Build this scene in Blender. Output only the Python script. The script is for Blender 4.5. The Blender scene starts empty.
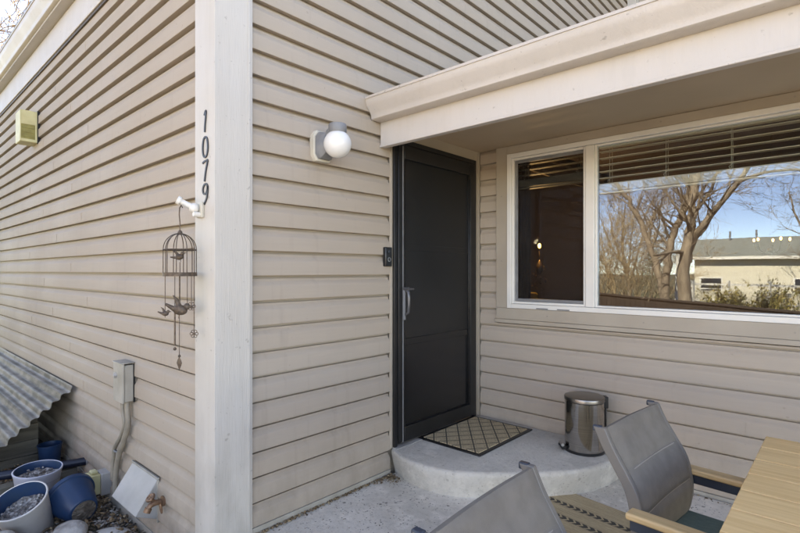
import bpy, math, random
from mathutils import Vector, Matrix
R = math.radians
scene = bpy.context.scene
col = scene.collection

# ------------------------------------------------------------------ camera numbers
CAM = Vector((2.2032, -1.318, 1.3234)); YAW = R(132.25); F_PX = 491.67; HOR = 270.97
FW = Vector((math.cos(YAW), math.sin(YAW), 0)); RT = Vector((math.sin(YAW), -math.cos(YAW), 0)); UP = Vector((0, 0, 1))
L = 2.041          # plane of the window wall
WA = -0.181        # plane of the side wall

def ray(px, py): return FW + RT*((px-400)/F_PX) + UP*((HOR-py)/F_PX)
def at_y(px, py, y): d = ray(px, py); return CAM + d*((y-CAM.y)/d.y)
def at_z(px, py, z): d = ray(px, py); return CAM + d*((z-CAM.z)/d.z)
def mir(px, py, D):
    p = CAM + ray(px, py)*D
    return Vector((p.x, 2*L-p.y, p.z))

# ------------------------------------------------------------------ materials
def mat(name, a, b=None, scale=6.0, rough=0.6, bump=0.0, bscale=None, metal=0.0, detail=6, stretch=None, spec=0.5, lo=.35, hi=.65, dist=0.01, emis=None, es=0):
    m = bpy.data.materials.new(name); m.use_nodes = True
    nt = m.node_tree; N = nt.nodes; K = nt.links
    p = N['Principled BSDF']
    p.inputs['Base Color'].default_value = (*a, 1); p.inputs['Roughness'].default_value = rough
    p.inputs['Metallic'].default_value = metal; p.inputs['Specular IOR Level'].default_value = spec
    tc = N.new('ShaderNodeTexCoord'); mp = N.new('ShaderNodeMapping'); K.new(tc.outputs['Object'], mp.inputs[0])
    if stretch: mp.inputs['Scale'].default_value = stretch
    m['_'] = 1
    if b is not None:
        n = N.new('ShaderNodeTexNoise'); n.inputs['Scale'].default_value = scale; n.inputs['Detail'].default_value = detail
        K.new(mp.outputs[0], n.inputs['Vector'])
        r = N.new('ShaderNodeMapRange'); r.inputs[1].default_value = lo; r.inputs[2].default_value = hi
        K.new(n.outputs[0], r.inputs[0])
        mx = N.new('ShaderNodeMix'); mx.data_type = 'RGBA'; mx.inputs[6].default_value = (*a, 1); mx.inputs[7].default_value = (*b, 1)
        K.new(r.outputs[0], mx.inputs[0]); K.new(mx.outputs[2], p.inputs['Base Color'])
    if bump:
        n2 = N.new('ShaderNodeTexNoise'); n2.inputs['Scale'].default_value = bscale or scale*4; n2.inputs['Detail'].default_value = 8
        K.new(mp.outputs[0], n2.inputs['Vector'])
        bp = N.new('ShaderNodeBump'); bp.inputs['Strength'].default_value = bump; bp.inputs['Distance'].default_value = dist
        K.new(n2.outputs[0], bp.inputs['Height']); K.new(bp.outputs[0], p.inputs['Normal'])
    if emis:
        p.inputs['Emission Color'].default_value = (*emis, 1); p.inputs['Emission Strength'].default_value = es
    return m

class NB:   # tiny node expression helper
    def __init__(s, m): s.m = m; s.N = m.node_tree.nodes; s.K = m.node_tree.links; s.p = s.N['Principled BSDF']
    def put(s, sock, v):
        if isinstance(v, (int, float)): sock.default_value = v
        elif isinstance(v, tuple): sock.default_value = v
        else: s.K.new(v, sock)
    def m_(s, op, a, b=0.0, c=None):
        n = s.N.new('ShaderNodeMath'); n.operation = op; s.put(n.inputs[0], a); s.put(n.inputs[1], b)
        if c is not None: s.put(n.inputs[2], c)
        return n.outputs[0]
    def xyz(s, kind='Object'):
        t = s.N.new('ShaderNodeTexCoord'); q = s.N.new('ShaderNodeSeparateXYZ'); s.K.new(t.outputs[kind], q.inputs[0]); return q.outputs, t.outputs[kind]
    def noise(s, vec, scale, detail=4, lo=None, hi=None, rough=.5):
        n = s.N.new('ShaderNodeTexNoise'); n.inputs['Scale'].default_value = scale; n.inputs['Detail'].default_value = detail; n.inputs['Roughness'].default_value = rough
        s.K.new(vec, n.inputs['Vector'])
        if lo is None: return n.outputs[0]
        return s.rng(n.outputs[0], lo, hi)
    def rng(s, v, lo, hi, a=0.0, b=1.0):
        r = s.N.new('ShaderNodeMapRange'); s.put(r.inputs[0], v)
        for i, q in enumerate((lo, hi, a, b)): r.inputs[i+1].default_value = q
        return r.outputs[0]
    def vor(s, vec, scale, feature='F1'):
        n = s.N.new('ShaderNodeTexVoronoi'); n.inputs['Scale'].default_value = scale; n.feature = feature; s.K.new(vec, n.inputs['Vector']); return n
    def map(s, vec, sc):
        n = s.N.new('ShaderNodeMapping'); n.inputs['Scale'].default_value = sc; s.K.new(vec, n.inputs[0]); return n.outputs[0]
    def mix(s, f, a, b):
        n = s.N.new('ShaderNodeMix'); n.data_type = 'RGBA'; s.put(n.inputs[0], f)
        s.put(n.inputs[6], (*a, 1) if isinstance(a, tuple) else a); s.put(n.inputs[7], (*b, 1) if isinstance(b, tuple) else b)
        return n.outputs[2]
    def bump(s, h, st, dist=.01):
        n = s.N.new('ShaderNodeBump'); n.inputs['Strength'].default_value = st; n.inputs['Distance'].default_value = dist
        s.K.new(h, n.inputs['Height']); s.K.new(n.outputs[0], s.p.inputs['Normal'])

def new_mat(name, rough=.6):
    m = bpy.data.materials.new(name); m.use_nodes = True; b = NB(m); b.p.inputs['Roughness'].default_value = rough; return m, b

def siding_mat(name, base, horiz):
    m, b = new_mat(name, .5)
    o, v = b.xyz()
    mot = b.noise(v, 1.6, 5, .35, .65)
    st = b.noise(b.map(v, (1.2, 1.2, 26)), 3.0, 6, .3, .7)
    row = b.m_('FLOOR', b.m_('DIVIDE', b.m_('SUBTRACT', o[2], ZOFF[horiz]), .127))
    wn = b.N.new('ShaderNodeTexWhiteNoise'); wn.noise_dimensions = '1D'; b.K.new(row, wn.inputs['W'])
    seg = b.N.new('ShaderNodeTexWhiteNoise'); seg.noise_dimensions = '1D'; b.K.new(b.m_('ADD', row, 77.0), seg.inputs['W'])
    c = b.mix(b.m_('MULTIPLY', mot, .5), base, tuple(x*.9 for x in base))
    c = b.mix(b.m_('MULTIPLY', st, .25), c, tuple(x*.84 for x in base))
    c = b.mix(b.m_('MULTIPLY', wn.outputs[0], .35), c, tuple(x*y for x, y in zip(base, (.95, .92, .88))))
    # drip stains in vertical streaks, dust
    dr = b.noise(b.map(v, (9, 9, .7)), 2.0, 5, .58, .78)
    c = b.mix(b.m_('MULTIPLY', dr, .22), c, (.22, .18, .14))
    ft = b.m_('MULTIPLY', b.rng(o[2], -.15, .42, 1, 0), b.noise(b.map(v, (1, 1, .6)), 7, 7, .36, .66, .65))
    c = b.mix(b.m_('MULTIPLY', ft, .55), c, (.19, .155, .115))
    sp = b.noise(v, 42, 3, .70, .76)
    c = b.mix(b.m_('MULTIPLY', sp, .25), c, (.15, .12, .09))
    b.K.new(c, b.p.inputs['Base Color']); b.p.inputs['Specular IOR Level'].default_value = .22
    b.put(b.p.inputs['Roughness'], b.rng(mot, 0, 1, .62, .75))
    h = b.m_('ADD', b.noise(v, 1.7, 2), b.m_('MULTIPLY', b.noise(b.map(v, (3, 3, 60)), 5, 6), .045))
    b.bump(h, .35, .03)
    return m
ZOFF = {'A': 1.4394, 'B': 2.5696, 'C': .9049}
TAUPE = (.425, .355, .290)
M = {}
def painted(name, base, streak, rough=.5, foot=False):
    m, b = new_mat(name, rough); o, v = b.xyz()
    c = b.mix(b.m_('MULTIPLY', b.noise(v, 2.2, 6, .35, .65), .6), base, tuple(x*.92 for x in base))
    c = b.mix(b.m_('MULTIPLY', b.noise(b.map(v, streak), 3, 7, .5, .75, .6), .2), c, tuple(x*y for x, y in zip(base, (.72, .68, .60))))
    c = b.mix(b.m_('MULTIPLY', b.noise(v, 26, 4, .68, .74), .45), c, (.20, .17, .14))
    c = b.mix(b.m_('MULTIPLY', b.noise(v, 75, 3, .70, .74), .35), c, (.12, .10, .08))
    if foot:
        f = b.m_('MULTIPLY', b.rng(o[2], -.1, .9, 1, 0), b.noise(b.map(v, (1, 1, .5)), 9, 6, .40, .66))
        c = b.mix(b.m_('MULTIPLY', f, .5), c, (.26, .23, .19))
    b.K.new(c, b.p.inputs['Base Color'])
    b.put(b.p.inputs['Roughness'], b.rng(b.noise(v, 5, 5), .3, .7, rough-.08, rough+.12))
    b.bump(b.m_('ADD', b.noise(b.map(v, tuple(q*2 for q in streak)), 12, 6), b.m_('MULTIPLY', b.noise(v, 1.3, 2), 2.5)), .18, .01)
    return m
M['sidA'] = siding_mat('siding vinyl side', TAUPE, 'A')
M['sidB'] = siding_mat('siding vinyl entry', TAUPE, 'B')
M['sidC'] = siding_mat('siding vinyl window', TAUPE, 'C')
M['trim'] = painted('corner trim paint', (.545, .505, .455), (7, 7, .5), .5, True)
M['fascia'] = painted('fascia paint', (.55, .505, .465), (5, 5, .7), .5)
M['gutter'] = painted('gutter paint', (.53, .48, .435), (6, 6, .6), .38)
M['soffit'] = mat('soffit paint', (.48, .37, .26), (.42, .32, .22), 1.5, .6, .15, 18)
M['casing'] = mat('casing paint', (.40, .345, .28), (.35, .295, .235), 2.5, .55, .2, 22)
M['vinylwhite'] = mat('white vinyl', (.72, .70, .66), (.66, .64, .60), 3, .3)
M['doorframe'] = mat('charcoal door aluminium', (.013, .013, .0135), (.009, .009, .0095), 5, .40)
M['doorscreen'] = mat('dark security mesh', (.010, .010, .0105), (.006, .006, .0065), 2, .36, .5, 520, dist=.002)
M['doorpanel'] = mat('charcoal kick panel', (.011, .011, .0115), (.008, .008, .0085), 3, .26)
M['chrome'] = mat('satin nickel', (.55, .55, .56), None, rough=.28, metal=1)
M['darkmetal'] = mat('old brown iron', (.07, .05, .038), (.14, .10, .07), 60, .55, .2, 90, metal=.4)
M['blackmetal'] = mat('black number metal', (.02, .02, .022), None, rough=.4)
M['grey'] = mat('grey cast lamp metal', (.20, .205, .21), (.16, .16, .165), 14, .45, .1, 80)
M['lampwhite'] = mat('old white plastic', (.60, .56, .48), (.50, .46, .38), 10, .5)
M['globe'] = mat('opal glass globe', (.70, .69, .67), None, rough=.14)
M['black'] = mat('black plastic', (.012, .012, .013), None, rough=.3)
M['cream'] = mat('yellowed plastic', (.62, .58, .34), (.52, .47, .25), 9, .5)
M['creamdark'] = mat('yellowed louvre', (.30, .27, .09), (.22, .19, .06), 20, .6)
M['boxgrey'] = mat('painted junction box', (.42, .39, .34), (.33, .30, .25), 9, .5, .2, 50)
M['pvc'] = mat('painted conduit', (.30, .26, .205), (.22, .19, .15), 12, .55, .2, 50)
M['hood'] = mat('weathered white hood', (.43, .41, .385), (.34, .325, .305), 5, .5, .2, 30)
M['brass'] = mat('corroded brass', (.30, .17, .10), (.16, .09, .06), 40, .5, .3, 60, metal=.5)
M['steel'] = mat('brushed steel bin', (.46, .43, .40), (.38, .355, .33), 4, .12, 0, metal=1, stretch=(1, 1, 60))
M['steeltop'] = mat('brushed steel lid', (.24, .225, .21), None, rough=.3, metal=1)
M['sling'] = mat('taupe sling fabric', (.185, .160, .134), (.155, .133, .110), 22, .8, .6, 520, dist=.0015)
M['slingedge'] = mat('sling piping', (.30, .26, .22), None, rough=.7)
M['railpaint'] = mat('taupe painted rail', (.15, .132, .115), None, rough=.5)
M['dull'] = mat('dull pewter handle', (.12,.12,.125), None, rough=.35, metal=.5)
M['navy'] = mat('slate blue metal frame', (.030, .040, .058), (.022, .030, .044), 12, .4)
M['wood'] = mat('honey slat wood', (.85, .55, .255), (.73, .44, .185), 3.2, .48, .15, 10, stretch=(1.2, 22, 22), detail=8)
M['woodarm'] = mat('honey arm wood', (.66, .44, .22), (.55, .35, .16), 3.2, .45, .1, 10, stretch=(2, 30, 30), detail=8)
M['green'] = mat('sage cushion fabric', (.115, .165, .135), (.095, .14, .115), 60, .85, .5, 500, dist=.001)
M['lav'] = mat('pale lavender glazed pot', (.50, .52, .60), (.42, .45, .53), 6, .45, .1, 30)
M['potwhite'] = mat('weathered white pot', (.62, .60, .57), (.48, .46, .44), 6, .5, .15, 30)
M['blue'] = mat('blue plastic', (.007, .040, .105), (.006, .03, .075), 5, .35)
M['bluein'] = mat('blue glazed pot inside', (.010, .045, .12), (.02, .05, .09), 9, .4)
M['soil'] = mat('dry soil and gravel', (.17, .15, .135), (.42, .40, .38), 38, .9, .9, 50, lo=.45, hi=.6)
M['rock'] = mat('grey stone', (.20, .19, .175), (.46, .43, .39), 14, .85, .9, 26)
M['greywood'] = mat('weathered grey board', (.17, .155, .125), (.10, .09, .07), 3, .85, .5, 12, stretch=(1, .6, 9), detail=9)
M['galv'] = mat('galvanised sheet', (.25, .225, .19), (.13, .12, .10), 14, .6, .2, 60, metal=.12, stretch=(.4, 1, 1), lo=.4, hi=.6)
M['barkL'] = mat('warm grey bark', (.30, .235, .17), (.17, .13, .095), 9, .9, .6, 30, stretch=(1, 1, .3))  # mottled brown-grey tone of the bark itself, shared by all bare trees
M['twig'] = mat('twig bark', (.30, .23, .16), (.19, .14, .10), 5, .9)
M['twigtan'] = mat('tan brush twigs', (.46, .34, .20), (.30, .21, .12), 1.2, .9)
M['leafgold'] = mat('golden leaves', (.42, .30, .06), (.22, .19, .05), 3, .7)
M['spruce'] = mat('dark spruce needles', (.045, .07, .04), (.09, .12, .07), 5, .8)
M['stucco'] = mat('cream house siding', (.66, .61, .49), (.60, .55, .43), 1.5, .8, stretch=(.2, .2, 12))
M['shingle'] = mat('grey green shingles', (.27, .285, .25), (.20, .21, .185), 5, .9, .5, 12)
M['darkglass'] = mat('dark window pane', (.03, .04, .05), None, rough=.1)
M['fencebrown'] = mat('dark stained boards', (.045, .03, .022), (.03, .02, .015), 4, .8)
M['whitewood'] = mat('white painted rail', (.72, .69, .62), None, rough=.6)
M['roomwall'] = mat('brown room paint', (.17, .115, .085), (.14, .092, .068), 2, .8)
M['roomfloor'] = mat('room carpet', (.06, .05, .04), None, rough=.9)
M['blind'] = mat('ivory blind slats', (.78, .74, .63), None, rough=.5)
M['yellow'] = mat('yellow upholstery', (.80, .50, .02), (.70, .42, .02), 8, .7)
M['bulb'] = mat('warm bulb', (1, .8, .4), None, rough=.4, emis=(1, .62, .18), es=2.5)
M['crystal'] = mat('dull brass lamp arm', (.14, .09, .04), None, rough=.4, metal=.6)
M['caulk'] = mat('sill putty', (.30, .27, .23), None, rough=.8)

# concrete
def concrete(name, base, light, dark, speck):
    m, b = new_mat(name, .85); o, v = b.xyz()
    c = b.mix(b.noise(v, 2.2, 6, .38, .62), base, light)
    c = b.mix(b.m_('MULTIPLY', b.noise(v, 7, 8, .52, .64, .65), .75), c, tuple(x*1.12 for x in light))
    c = b.mix(b.m_('MULTIPLY', b.noise(v, 30, 6, .5, .7, .7), .45), c, dark)
    vo = b.vor(v, 48); s = b.rng(vo.outputs['Distance'], .16, .24, 1, 0)
    gate = b.noise(v, 9, 3, .44, .56)
    c = b.mix(b.m_('MULTIPLY', b.m_('MULTIPLY', s, gate), speck), c, (.05, .045, .04))
    vo2 = b.vor(v, 17); s2 = b.rng(vo2.outputs['Distance'], .13, .19, 1, 0)
    c = b.mix(b.m_('MULTIPLY', b.m_('MULTIPLY', s2, b.noise(v, 5, 3, .5, .6)), speck), c, (.06, .05, .04))
    b.K.new(c, b.p.inputs['Base Color'])
    h = b.m_('ADD', b.noise(v, 60, 8, rough=.7), b.m_('MULTIPLY', b.noise(v, 5, 4), 1.2))
    b.bump(h, .55, .012)
    return m
M['patio'] = concrete('worn patio concrete', (.58, .54, .475), (.74, .69, .62), (.32, .285, .24), .85)
M['step'] = concrete('landing concrete', (.47, .44, .395), (.58, .545, .49), (.32, .29, .25), .3)

# door mat: tan coir with dark lattice
m, b = new_mat('coir mat with dark lattice', .95); o, v = b.xyz()
du = b.m_('ABSOLUTE', b.m_('SUBTRACT', b.m_('FRACT', b.m_('ADD', b.m_('MULTIPLY', o[0], 9.0), b.m_('MULTIPLY', o[1], 7.2))), .5))
dv = b.m_('ABSOLUTE', b.m_('SUBTRACT', b.m_('FRACT', b.m_('SUBTRACT', b.m_('MULTIPLY', o[0], 9.0), b.m_('MULTIPLY', o[1], 7.2))), .5))
d = b.m_('ADD', b.m_('MINIMUM', du, dv), b.m_('MULTIPLY', b.m_('SUBTRACT', b.noise(v, 90, 3), .5), .09))
line = b.rng(d, .035, .075, 1, 0)
d2 = b.m_('ABSOLUTE', b.m_('SUBTRACT', b.m_('MINIMUM', du, dv), .20))
fl = b.m_('MULTIPLY', b.rng(d2, .015, .04, 1, 0), .35)
c = b.mix(b.noise(v, 130, 3, .3, .7), (.62, .49, .31), (.42, .325, .20))
c = b.mix(fl, c, (.07, .055, .04)); c = b.mix(b.m_('MULTIPLY', line, .9), c, (.035, .03, .026))
b.K.new(c, b.p.inputs['Base Color']); b.bump(b.noise(v, 260, 3), .8, .006); M['coir'] = m

# rug with dark rope stripes
m, b = new_mat('tan outdoor rug with rope stripes', .95); o, v = b.xyz()
st = None
for y0 in (-.17, -.31):
    dd = b.m_('ABSOLUTE', b.m_('SUBTRACT', o[1], y0))
    inb = b.m_('LESS_THAN', dd, .019)
    ch = b.m_('FRACT', b.m_('ADD', b.m_('MULTIPLY', o[0], 25.0), b.m_('MULTIPLY', dd, 24.0)))
    ck = b.m_('MULTIPLY', inb, b.m_('GREATER_THAN', ch, .34))
    ed = b.m_('MULTIPLY', b.m_('GREATER_THAN', dd, .022), b.m_('LESS_THAN', dd, .025))
    q = b.m_('MAXIMUM', ck, b.m_('MULTIPLY', ed, .6)); st = q if st is None else b.m_('MAXIMUM', st, q)
c = b.mix(b.noise(b.map(v, (1, 6, 1)), 60, 4, .3, .7), (.56, .44, .27), (.42, .32, .19))
c = b.mix(b.m_('MULTIPLY', b.noise(b.map(v, (.2, 9, 1)), 22, 3, .45, .6), .35), c, (.20, .145, .08))
c = b.mix(b.m_('MULTIPLY', st, .92), c, (.03, .028, .027)); b.K.new(c, b.p.inputs['Base Color'])
b.bump(b.noise(b.map(v, (1, 3, 1)), 150, 3), .7, .006); M['rug'] = m

# soil and chip litter
m, b = new_mat('bed soil', .95); o, v = b.xyz()
c = b.mix(b.noise(v, 12, 8, .4, .6, .7), (.085, .065, .05), (.20, .165, .13)); b.K.new(c, b.p.inputs['Base Color']); b.bump(b.noise(v, 40, 8), 1, .03); M['bed'] = m
def chipmat(name, ramp):
    m, b = new_mat(name, .85)
    g = b.N.new('ShaderNodeNewGeometry'); cr = b.N.new('ShaderNodeValToRGB'); cr.color_ramp.interpolation = 'CONSTANT'
    while len(cr.color_ramp.elements) < len(ramp): cr.color_ramp.elements.new(.5)
    for i, c in enumerate(ramp): cr.color_ramp.elements[i].position = i/len(ramp); cr.color_ramp.elements[i].color = (*c, 1)
    b.K.new(g.outputs['Random Per Island'], cr.inputs[0]); b.K.new(cr.outputs[0], b.p.inputs['Base Color']); return m
M['chips'] = chipmat('wood chips and leaf bits', [(.15, .10, .065), (.07, .05, .035), (.24, .18, .13), (.30, .27, .24), (.12, .07, .04), (.03, .025, .02), (.18, .13, .085), (.40, .37, .33)])
M['litter'] = chipmat('dry leaf litter', [(.16, .10, .05), (.26, .17, .09), (.09, .06, .035), (.33, .25, .15)])
M['lawn'] = mat('winter lawn', (.13, .115, .06), (.09, .09, .045), .8, .95, .6, 20)
M['brushleaf'] = chipmat('dry brush leaves', [(.42, .32, .19), (.33, .24, .13), (.50, .40, .24), (.25, .18, .10)])
M['goldleaf'] = chipmat('golden shrub leaves', [(.42, .32, .09), (.28, .22, .06), (.52, .40, .14), (.16, .17, .06)])

# window glass: clear pane that reflects part of the light
def glass_mat(name, fac, tint):
    m = bpy.data.materials.new(name); m.use_nodes = True; nt = m.node_tree; nt.nodes.clear()
    o = nt.nodes.new('ShaderNodeOutputMaterial'); mx = nt.nodes.new('ShaderNodeMixShader')
    t = nt.nodes.new('ShaderNodeBsdfTransparent'); t.inputs[0].default_value = (*tint, 1)
    g = nt.nodes.new('ShaderNodeBsdfGlossy'); g.inputs['Roughness'].default_value = 0.0; g.inputs['Color'].default_value = (.66, .82, 1, 1)
    tc = nt.nodes.new('ShaderNodeTexCoord'); n = nt.nodes.new('ShaderNodeTexNoise'); n.inputs['Scale'].default_value = 1.6; n.inputs['Detail'].default_value = 1
    bp = nt.nodes.new('ShaderNodeBump'); bp.inputs['Strength'].default_value = .05; bp.inputs['Distance'].default_value = .02
    nt.links.new(tc.outputs['Object'], n.inputs['Vector']); nt.links.new(n.outputs[0], bp.inputs['Height']); nt.links.new(bp.outputs[0], g.inputs['Normal'])
    fr = nt.nodes.new('ShaderNodeFresnel'); fr.inputs[0].default_value = 1.5
    ad = nt.nodes.new('ShaderNodeMath'); ad.operation = 'ADD'; ad.inputs[1].default_value = fac; nt.links.new(fr.outputs[0], ad.inputs[0])
    nt.links.new(ad.outputs[0], mx.inputs[0]); nt.links.new(t.outputs[0], mx.inputs[1]); nt.links.new(g.outputs[0], mx.inputs[2]); nt.links.new(mx.outputs[0], o.inputs[0])
    return m
GLASSFAC = .036
M['glass'] = glass_mat('coated window glass', GLASSFAC, (.86, .87, .85))
M['glass2'] = glass_mat('sash glass', .05, (.88, .88, .86))
m = bpy.data.materials.new('insect screen'); m.use_nodes = True; nt = m.node_tree; nt.nodes.clear()
o_ = nt.nodes.new('ShaderNodeOutputMaterial'); mx = nt.nodes.new('ShaderNodeMixShader'); mx.inputs[0].default_value = .40
t_ = nt.nodes.new('ShaderNodeBsdfTransparent'); d_ = nt.nodes.new('ShaderNodeBsdfDiffuse'); d_.inputs[0].default_value = (.020, .016, .014, 1)
nt.links.new(t_.outputs[0], mx.inputs[1]); nt.links.new(d_.outputs[0], mx.inputs[2]); nt.links.new(mx.outputs[0], o_.inputs[0]); M['screen'] = m

# ------------------------------------------------------------------ mesh builder
class MB:
    def __init__(s): s.v = []; s.f = []
    def add(s, vs, fs, T=None):
        o = len(s.v)
        for p in vs:
            p = Vector(p); s.v.append(T @ p if T else p)
        for f in fs: s.f.append(tuple(i+o for i in f))
        return s
    def box(s, x0, x1, y0, y1, z0, z1, T=None):
        return s.add([(x0,y0,z0),(x1,y0,z0),(x1,y1,z0),(x0,y1,z0),(x0,y0,z1),(x1,y0,z1),(x1,y1,z1),(x0,y1,z1)],
                     [(0,3,2,1),(4,5,6,7),(0,1,5,4),(1,2,6,5),(2,3,7,6),(3,0,4,7)], T)
    def ext(s, prof, axis, a, b, T=None, caps=True, closed=True):
        # prof: 2D points in the plane perpendicular to axis ('x': (y,z), 'y': (x,z), 'z': (x,y))
        def P(u, w, t): return {'x': (t,u,w), 'y': (u,t,w), 'z': (u,w,t)}[axis]
        n = len(prof); vs = [P(u, w, a) for u, w in prof]+[P(u, w, b) for u, w in prof]
        fs = [(i, (i+1) % n, n+(i+1) % n, n+i) for i in range(n if closed else n-1)]
        if caps and closed: fs += [tuple(range(n))[::-1], tuple(range(n, 2*n))]
        return s.add(vs, fs, T)
    def tube(s, pts, r, n=10, T=None, caps=True):
        pts = [Vector(p) for p in pts]; k = len(pts)
        if isinstance(r, (int, float)): r = [r]*k
        vs = []; ref = None
        for i, p in enumerate(pts):
            t = (pts[min(i+1, k-1)]-pts[max(i-1, 0)]).normalized()
            if ref is None: ref = Vector((0,0,1)) if abs(t.z) < .9 else Vector((1,0,0))
            a = t.cross(ref); 
            if a.length < 1e-6: a = t.cross(Vector((0,1,0)))
            a.normalize(); bb = a.cross(t).normalized(); ref = bb
            for j in range(n):
                g = 2*math.pi*j/n; vs.append(p+a*(math.cos(g)*r[i])+bb*(math.sin(g)*r[i]))
        fs = [(i*n+j, i*n+(j+1) % n, (i+1)*n+(j+1) % n, (i+1)*n+j) for i in range(k-1) for j in range(n)]
        if caps: fs += [tuple(range(n))[::-1], tuple(range((k-1)*n, k*n))]
        return s.add(vs, fs, T)
    def lathe(s, prof, n=32, T=None, sx=1, sy=1):
        k = len(prof); vs = [(r*math.cos(2*math.pi*j/n)*sx, r*math.sin(2*math.pi*j/n)*sy, z) for r, z in prof for j in range(n)]
        fs = [(i*n+j, i*n+(j+1) % n, (i+1)*n+(j+1) % n, (i+1)*n+j) for i in range(k-1) for j in range(n)]
        if prof[0][0] > 1e-5: fs.append(tuple(range(n))[::-1])
        if prof[-1][0] > 1e-5: fs.append(tuple(range((k-1)*n, k*n)))
        return s.add(vs, fs, T)
    def lathe_open(s, prof, n=32, T=None):
        k = len(prof); vs = [(r*math.cos(2*math.pi*j/n), r*math.sin(2*math.pi*j/n), z) for r, z in prof for j in range(n)]
        return s.add(vs, [(i*n+j, i*n+(j+1) % n, (i+1)*n+(j+1) % n, (i+1)*n+j) for i in range(k-1) for j in range(n)], T)
    def sphere(s, c, r, n=16, m_=10, sc=(1,1,1), T=None):
        c = Vector(c); vs = []; fs = []
        for i in range(m_+1):
            a = math.pi*i/m_
            for j in range(n):
                g = 2*math.pi*j/n; vs.append(c+Vector((r*math.sin(a)*math.cos(g)*sc[0], r*math.sin(a)*math.sin(g)*sc[1], r*math.cos(a)*sc[2])))
        fs = [(i*n+j, (i+1)*n+j, (i+1)*n+(j+1) % n, i*n+(j+1) % n) for i in range(m_) for j in range(n)]
        return s.add(vs, fs, T)
    def build(s, name, material, parent=None, smooth=None, bevel=0, loc=None, seg=2, fix=False):
        me = bpy.data.meshes.new(name); me.from_pydata([tuple(p) for p in s.v], [], s.f); me.validate()
        if fix:
            import bmesh
            bm = bmesh.new(); bm.from_mesh(me); bmesh.ops.remove_doubles(bm, verts=bm.verts, dist=1e-6); bmesh.ops.recalc_face_normals(bm, faces=bm.faces); bm.to_mesh(me); bm.free()
        me.materials.append(material)
        o = bpy.data.objects.new(name, me); col.objects.link(o)
        if parent: o.parent = parent
        if loc: o.location = loc
        if smooth is not None:
            for p in me.polygons: p.use_smooth = True
            me.set_sharp_from_angle(angle=R(smooth))
        if bevel:
            bv = o.modifiers.new('bevel', 'BEVEL'); bv.width = bevel; bv.segments = seg; bv.limit_method = 'ANGLE'; bv.angle_limit = R(40)
            if smooth is None:
                for p in me.polygons: p.use_smooth = True
                me.set_sharp_from_angle(angle=R(35))
                bv.harden_normals = False
        return o
def tag(o, label=None, cat=None, group=None, kind=None):
    if label: o['label'] = label
    if cat: o['category'] = cat
    if group: o['group'] = group
    if kind: o['kind'] = kind
    return o
def empty(name, loc=(0,0,0), rz=0, label=None, cat=None, group=None):
    o = bpy.data.objects.new(name, None); col.objects.link(o); o.location = loc; o.rotation_euler = (0,0,rz); o.empty_display_size = .1
    return tag(o, label, cat, group)
def copy_tree(o, parent=None):
    c = o.copy(); col.objects.link(c)
    if parent: c.parent = parent
    for ch in [x for x in bpy.data.objects if x.parent == o]: copy_tree(ch, c)
    return c
def TR(loc=(0,0,0), rx=0, ry=0, rz=0): return Matrix.Translation(loc) @ Matrix.Rotation(rz, 4, 'Z') @ Matrix.Rotation(ry, 4, 'Y') @ Matrix.Rotation(rx, 4, 'X')

# ------------------------------------------------------------------ setting
def gz(x, y):
    # ground height: flat round the house, falling away to the street side
    t = max(0, min(1, (-y-5.5)/22)); t = t*t*(3-2*t)
    return -.24 - 1.25*t
mb = MB(); xs = [-400,-120,-60,-40,-30,-22,-16,-11,-7,-4,-2,0,2,4,6,9,12,16,22,30,40,60,120,400]
ys = [-500,-150,-80,-50,-35]+[-30+i*1.5 for i in range(20)]+[0,5,12,30,80,400]
mb.add([(x, y, gz(x, y)) for y in ys for x in xs], [(j*len(xs)+i, j*len(xs)+i+1, (j+1)*len(xs)+i+1, (j+1)*len(xs)+i) for j in range(len(ys)-1) for i in range(len(xs)-1)])
tag(mb.build('ground', M['lawn'], smooth=80), kind='structure')
mb = MB(); rnd = random.Random(4)
nx, ny = 40, 24
mb.add([(-4.6+4.595*i/nx, -2.4+2.2*j/ny, -.225+rnd.uniform(-.012, .012)+.015*math.sin(i*.9)*math.cos(j*.7)) for j in range(ny+1) for i in range(nx+1)],
       [(j*(nx+1)+i, j*(nx+1)+i+1, (j+1)*(nx+1)+i+1, (j+1)*(nx+1)+i) for j in range(ny) for i in range(nx)])
tag(mb.build('garden_bed_soil', M['bed'], smooth=80), kind='structure')
mb = MB(); mb.box(.001, 5.2, -5.0, L-.02, -.35, 0)
tag(mb.build('patio', M['patio'], bevel=.012), kind='structure')

# landing: rounded concrete step
top = [(.003,1.01),(.05,.985),(.139,.948),(.24,.93),(.336,.931),(.44,.95),(.541,.985),(.66,1.07),(.782,1.18),(.875,1.27),(.961,1.362),(1.06,1.50),(1.132,1.654),(1.17,1.83),(1.185,L-.016),(.003,L-.016)]
c0 = Vector((.35, 1.6)); k = len(top); rings = []
rnd = random.Random(8)
for inset, z in ((.058, -.01), (.050, .02), (.030, .08), (.014, .135), (.016, .153), (.024, .161), (.04, .165)):
    ring = []
    for i, (x, y) in enumerate(top):
        d = (c0-Vector((x, y))); q = Vector((x, y))+d.normalized()*inset
        if i in (0,): q.x = .003
        if i == k-1: q = Vector((.003, L-.016))
        if i == k-2: q.y = L-.016
        ring.append((q.x, q.y, z))
    rings += ring
mb = MB(); nr = 7
mb.add(rings, [(r*k+i, r*k+(i+1) % k, (r+1)*k+(i+1) % k, (r+1)*k+i) for r in range(nr-1) for i in range(k)]+[tuple((nr-1)*k+i for i in range(k))])
step = mb.build('entry_step', M['step'], smooth=50, fix=True)
tag(step, 'rounded grey concrete landing step in front of the dark entry door', 'step')

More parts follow.
